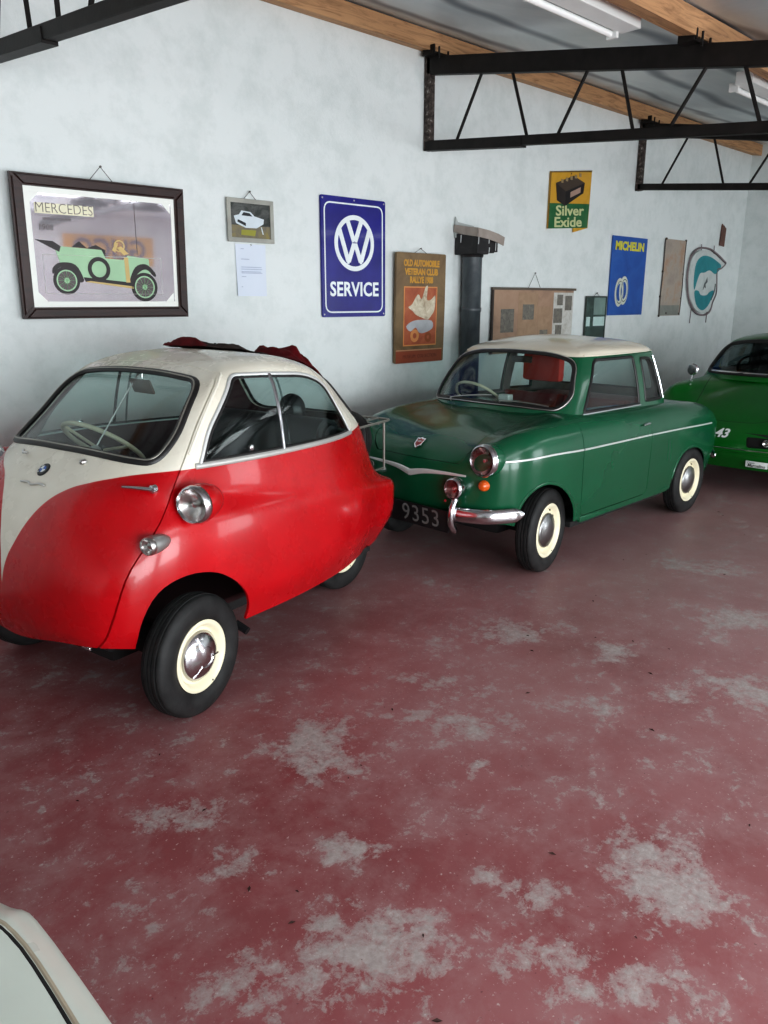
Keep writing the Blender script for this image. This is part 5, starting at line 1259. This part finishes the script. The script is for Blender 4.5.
def sports_coupe():
    t = thing('sports_coupe', 'green coupe with number 43 on its nose, cut off by the right edge', 'car', (6.60, 2.70, 0))
    raw = net_surface(sport_tub(), 5); tree = bvh(raw); me = shell(raw, .012)
    rawt = net_surface(sport_top(), 5); treet = bvh(rawt); mt = shell(rawt, .012)
    fa = catmull([(.40, .05), (.42, .36), (.50, .52), (.70, .60), (.90, .52), (.98, .36), (1.0, .05)], 4); ra = [(x+2.22, z) for x, z in fa]
    for pl_ in (fa, ra):
        for lo, hi in ((-1, -.5), (.5, 1)): me = boolean(me, pr(pl_, 'Y', lo, hi), 'DIFFERENCE')
    me = boolean(me, pr(round_poly([(1.2, -.52), (2.3, -.52), (2.3, .52), (1.2, .52)], .1), 'Z', .8, 1.1), 'DIFFERENCE')
    gp = [round_poly([(s*.22, .425), (s*.55, .435), (s*.55, .515), (s*.20, .51)], .02, 3) for s in (-1, 1)]
    for p in gp: me = boolean(me, pr(p, 'X', -.3, .5), 'DIFFERENCE')
    obj('body_shell', me, ['green2', 'under'], t, ang=32)
    ws = round_poly([(-.60, .955), (-.53, 1.205), (-.28, 1.24), (.28, 1.24), (.53, 1.205), (.60, .955), (0, .950)], [.04, .08, .2, .2, .08, .04, .3], 5)
    dw = round_poly([(1.15, .95), (1.46, 1.20), (2.0, 1.20), (2.10, .95)], [.02, .06, .06, .03], 4)
    def win(top, poly, ax, lo, hi): return boolean(top, pr(poly, ax, lo, hi), 'INTERSECT'), boolean(top, pr(poly, ax, lo, hi), 'DIFFERENCE')
    gws, mt = win(mt, ws, 'X', .4, 1.5)
    rw = round_poly([(-.40, .97), (-.35, 1.14), (.35, 1.14), (.40, .97)], .05, 4); grw, mt = win(mt, rw, 'X', 2.2, 3.2)
    gd = []
    for lo, hi in ((-1, -.25), (.25, 1)):
        g, mt = win(mt, dw, 'Y', lo, hi); gd.append(g)
    obj('roof_and_pillars', mt, ['green2', 'grey_lining'], t, ang=32)
    g = obj('windscreen', gws, ['glassdark', 'glassdark'], t); seal(g, 'rubber_seal', treet, ws, 'X', -1, .024, 'rubber', .002)
    seal(g, 'chrome_insert', treet, [(-.54, .957), (.54, .957), (.54, .953), (-.54, .953)], 'X', -1, .006, 'chrome', .014)
    g = obj('rear_window', grw, ['glassdark', 'glassdark'], t); seal(g, 'rubber_seal', treet, rw, 'X', 4, .012, 'rubber', .002)
    for k, s in enumerate((-1, 1)):
        g = obj('door_window', gd[k], ['glassdark', 'glassdark'], t); seal(g, 'rubber_seal', treet, dw, 'Y', s*1.5, .012, 'rubber', .002)
        wheel(t, .70, s*.70, .29, .17, .18, .06, s, 1, rimmat='grey_metal'); wheel(t, 2.92, s*.70, .29, .17, .18, .06, s, 1, rimmat='grey_metal')
        headlamp(t, (.045, s*.37, .472), .034, .03, axis=(-1, 0, 0), name='driving_lamp', shell='black', shelllen=.06)
        headlamp(t, (.20, s*.62, .635), .075, .05, axis=(-1, s*.1, .12), shell='green2', shelllen=.16)
        bm = BM(); box(bm, .06, .10, s*.345-.19, s*.345+.19, .40, .54, .005); obj('lamp_recess', bm, 'under', t)
        # door outline and mirror
        lines(tree, t, 'door_gap', [(1.12, .92), (1.08, .6), (1.12, .25), (2.05, .25), (2.12, .5), (2.08, .9)], 'Y', s*1.5)
        bm = BM(); lathe(bm, [(0, -.012), (.045, -.01), (.055, .0), (.052, .02), (.03, .04), (0, .045)], 'X', 24, (.66, s*.60, .985)); tube(bm, [(.67, s*.60, .94), (.66, s*.61, .84)], .010, 8); obj('wing_mirror', bm, 'chrome', t)
    hp = catmull([(.86, -.50), (.5, -.42), (.25, -.36), (.16, -.25), (.14, 0)], 5); hp = hp+[(x, -y) for x, y in hp[::-1][1:]]
    lines(tree, t, 'bonnet_gap', hp, 'Z', 2.0)
    Q, nn = on_surf(tree, [(-.62+1.24*i/30, .392) for i in range(31)], 'X', -1, .004); bm = BM(); tube(bm, Q, .020, 10, flat=.5, ups=nn); bp = obj('front_bumper', bm, 'green2', t)
    Q, nn = on_surf(tree, [(-.62+1.24*i/30, .405) for i in range(31)], 'X', -1, .014); bm = BM(); tube(bm, Q, .004, 6, flat=.6, ups=nn); obj('bumper_bead', bm, 'chrome', bp)
    # racing number
    MAT['num_white'] = M_simple('number_white', srgb(226, 230, 228), .4, var=.03)
    P, nn = on_surf(tree, [(-.002, .512)], 'X', -1, .014)
    bm = BM(); 
    o = text('race_number', '43', .115, 'num_white', t, P[0], (math.radians(58), 0, -PI/2), off=.003, shear=.2, ext=.0015, sx=1.0)
    # small white plate low on the nose
    bm = BM(); box(bm, -.004, .004, -.09, .09, -.026, .026, .003); pl_ = obj('nose_plate', bm, 'white', t); pl_.location = (.035, -.315, .288)
    text('plate_text', 'Classic', .022, 'black', pl_, (-.005, .045, .012), (PI/2, 0, -PI/2), ext=.0004, shear=.1)
    text('plate_text', 'Marcelino', .036, 'black', pl_, (-.005, 0, -.010), (PI/2, 0, -PI/2), off=.0006, ext=.0004, shear=.15)
    bm = BM(); tube(bm, catmull([(.80, .36, .945), (.86, .1, .975), (.88, -.1, .985)], 5), .005, 6); tube(bm, catmull([(.80, -.12, .945), (.86, -.35, .975), (.90, -.42, .99)], 5), .005, 6); obj('wipers', bm, 'black', t)
    bm = BM(); box(bm, .25, 3.5, -.45, .45, .19, .30, .02); box(bm, 1.15, 2.4, -.52, .52, .5, .60, .02); obj('chassis', bm, 'under', t)
    for y in (-.28, .28):
        bm = BM(); box(bm, 1.5, 1.95, y-.2, y+.2, .6, .72, .04); poly_prism(bm, round_poly([(1.88, .62), (1.98, .62), (2.12, 1.12), (2.04, 1.14)], .03), 'Y', y-.2, y+.2); obj('seat', bm, 'seat_dark', t)
    bm = BM(); box(bm, 1.16, 1.28, -.5, .5, .80, .94, .02); obj('dashboard', bm, 'black', t)
    C = Vector((1.34, .28, .95)); q = Vector((0, 0, 1)).rotation_difference(Vector((.85, 0, .5)).normalized())
    bm = BM(); tube(bm, [q @ Vector((math.cos(a)*.17, math.sin(a)*.17, 0))+C for a in [2*PI*k/30 for k in range(30)]], .012, 8, True); tube(bm, [q @ Vector((0, -.16, 0))+C, q @ Vector((0, .16, 0))+C], .008, 6); tube(bm, [C, (1.22, .28, .88)], .02, 8); obj('steering_wheel', bm, 'black', t)
    return t
def white_car():
    t = thing('white_car', 'white car of which only the rounded front wing corner shows at lower left', 'car', (.295, .43, 0), PI)
    n = scale_net(saloon_tub(), fw=1.06, fz=lambda x, z: z*.97)
    # flatter, squarer nose
    n2 = []
    for i, r in enumerate(n):
        rr = list(r)
        if i in (3, 4):
            xs = [.0, .003, .022, .085] if i == 3 else [.028, .030, .05, .10]; ws_ = [0, .56, .66, .74] if i == 3 else [0, .54, .63, .70]; zz_ = [.695, .70, .70, .70] if i == 3 else [.745, .75, .76, .76]
            for j in range(4): rr[j] = (xs[j], ws_[j], zz_[j])
            for j in (4, 5): rr[j] = (rr[j][0], (.775, .785)[j-4] if i == 3 else (.72, .735)[j-4], .73 if i == 3 else .79)
        elif i < 3:
            xs = [.03, .02, .012][i]
            for j in range(4): rr[j] = (xs+(0, .003, .022, .09)[j], (0, .54, .65, .73)[j], rr[j][2] if j < 2 else (.30, .44, .58)[i])
            rr[4] = (rr[4][0], .75, rr[4][2]); rr[5] = (rr[5][0], .765, rr[5][2])
        elif i == 5:
            for j, (x, w, z) in enumerate([(.09, 0, .775), (.092, .46, .78), (.11, .55, .785), (.17, .62, .79)]): rr[j] = (x, w, z)
        n2.append(rr)
    raw = net_surface(n2, 5); tree = bvh(raw); me = shell(raw, .012)
    top = scale_net(saloon_top(), fx=lambda x: x+.12, fw=1.05); rawt = net_surface(top, 5); treet = bvh(rawt); mt = shell(rawt, .012)
    fa = catmull([(.20, .05), (.22, .36), (.29, .50), (.47, .56), (.65, .50), (.73, .36), (.75, .05)], 4); ra = [(x+1.95, z) for x, z in fa]
    for pl_ in (fa, ra):
        for lo, hi in ((-1, -.42), (.42, 1)): me = boolean(me, pr(pl_, 'Y', lo, hi), 'DIFFERENCE')
    obj('body_shell', me, ['whitecar', 'under'], t, ang=32)
    ws = round_poly([(-.52, .97), (-.46, 1.23), (.46, 1.23), (.52, .97)], .06, 5); dw = round_poly([(1.07, .93), (1.27, 1.23), (1.78, 1.23), (1.80, .92)], .03, 4)
    rw = round_poly([(-.42, .97), (-.385, 1.21), (.385, 1.21), (.42, .97)], .06, 5)
    G = []
    for nm, pl_, ax, lo, hi, frm in (('windscreen', ws, 'X', .4, 1.3, -1), ('rear_window', rw, 'X', 2.05, 3, 3.5), ('door_window', dw, 'Y', -1, -.25, -1.5), ('door_window', dw, 'Y', .25, 1, 1.5)):
        g = boolean(mt, pr(pl_, ax, lo, hi), 'INTERSECT'); mt = boolean(mt, pr(pl_, ax, lo, hi), 'DIFFERENCE'); o = obj(nm, g, ['glassdark', 'glassdark'], t)
        seal(o, 'rubber_seal', treet, pl_, ax, frm, .012, 'rubber', .002)
    obj('roof_and_pillars', mt, ['whitecar', 'grey_lining'], t, ang=32)
    # bonnet shut line: a dark groove with a pale worn edge
    hp = catmull([(.70, -.60), (.3, -.64), (.12, -.625), (.062, -.56), (.057, -.3), (.056, 0)], 6); hp = hp+[(x, -y) for x, y in hp[::-1][1:]]
    lines(tree, t, 'bonnet_gap', hp, 'Z', 2.0, .0035); lines(tree, t, 'bonnet_edge', [(x-.007, y*1.008) for x, y in hp], 'Z', 2.0, .004, 'worn_edge', off=0)
    for s in (-1, 1):
        wheel(t, .475, s*.66, .262, .125, .165, .098, s, 1, capmat='hubgrey'); wheel(t, 2.43, s*.66, .262, .125, .165, .098, s, 1, capmat='hubgrey')
        headlamp(t, (.06, s*.58, .58), .085, .05, shell='whitecar', shelllen=.1)
        lines(tree, t, 'door_gap', [(.88, .90), (.86, .6), (.90, .26), (1.78, .26), (1.76, .6), (1.77, .90)], 'Y', s*1.5)
    P = catmull([(.14, -.76, .42), (.04, -.66, .42), (.01, -.45, .42), (.005, 0, .42), (.01, .45, .42), (.04, .66, .42), (.14, .76, .42)], 5)
    bm = BM(); tube(bm, P, .04, 10, flat=.5, ups=(0, 0, 1)); obj('front_bumper', bm, 'chrome', t)
    bm = BM(); box(bm, .15, 2.9, -.42, .42, .22, .70, .03); obj('chassis', bm, 'under', t)
    return t
def more_mats():
    MAT['grey_lining'] = M_simple('grey_headlining', srgb(96, 90, 84), .8)
    MAT['hubgrey'] = M_simple('aluminium_hubcap', (.30, .30, .30), .34, 1, var=.2)
    MAT['badge_red'] = M_simple('badge_red', srgb(150, 50, 50), .3); MAT['plate_grey'] = M_simple('plate_digit_grey', srgb(112, 112, 110), .5)
    MAT['chrome_bright'] = M_simple('nose_trim_metal', srgb(214, 216, 214), .35, .4, var=.05)
    MAT['cloth_red'] = M_simple('bright_red_cover', srgb(190, 60, 50), .7); MAT['worn_edge'] = M_simple('worn_edge', srgb(170, 160, 140), .6)
def floor_litter():
    """dry leaf flecks scattered over the slab"""
    rnd = random.Random(11); bm = BM()
    for k in range(45):
        x = rnd.uniform(.6, 6.0); y = rnd.uniform(.2, 2.4); s = rnd.uniform(.005, .014); a = rnd.uniform(0, PI); c, d = math.cos(a), math.sin(a)
        V = [bm.verts.new((x+c*u-d*v, y+d*u+c*v, .0015+w)) for u, v, w in ((-s, 0, 0), (0, -s*.4, .003), (s, 0, .001), (0, s*.4, .002))]
        bm.faces.new(V)
    o = obj('leaf_litter', bm, M_simple('dry_leaf', srgb(60, 36, 30), .8), smooth=False); o['kind'] = 'stuff'; tag(o, 'small dry leaf flecks scattered over the worn red floor', 'litter')
mats(); extra_mats(); more_mats(); build_room(); wall_things(); bubble_car(); green_saloon(); sports_coupe(); white_car(); floor_litter(); pendants(); camera_lights()
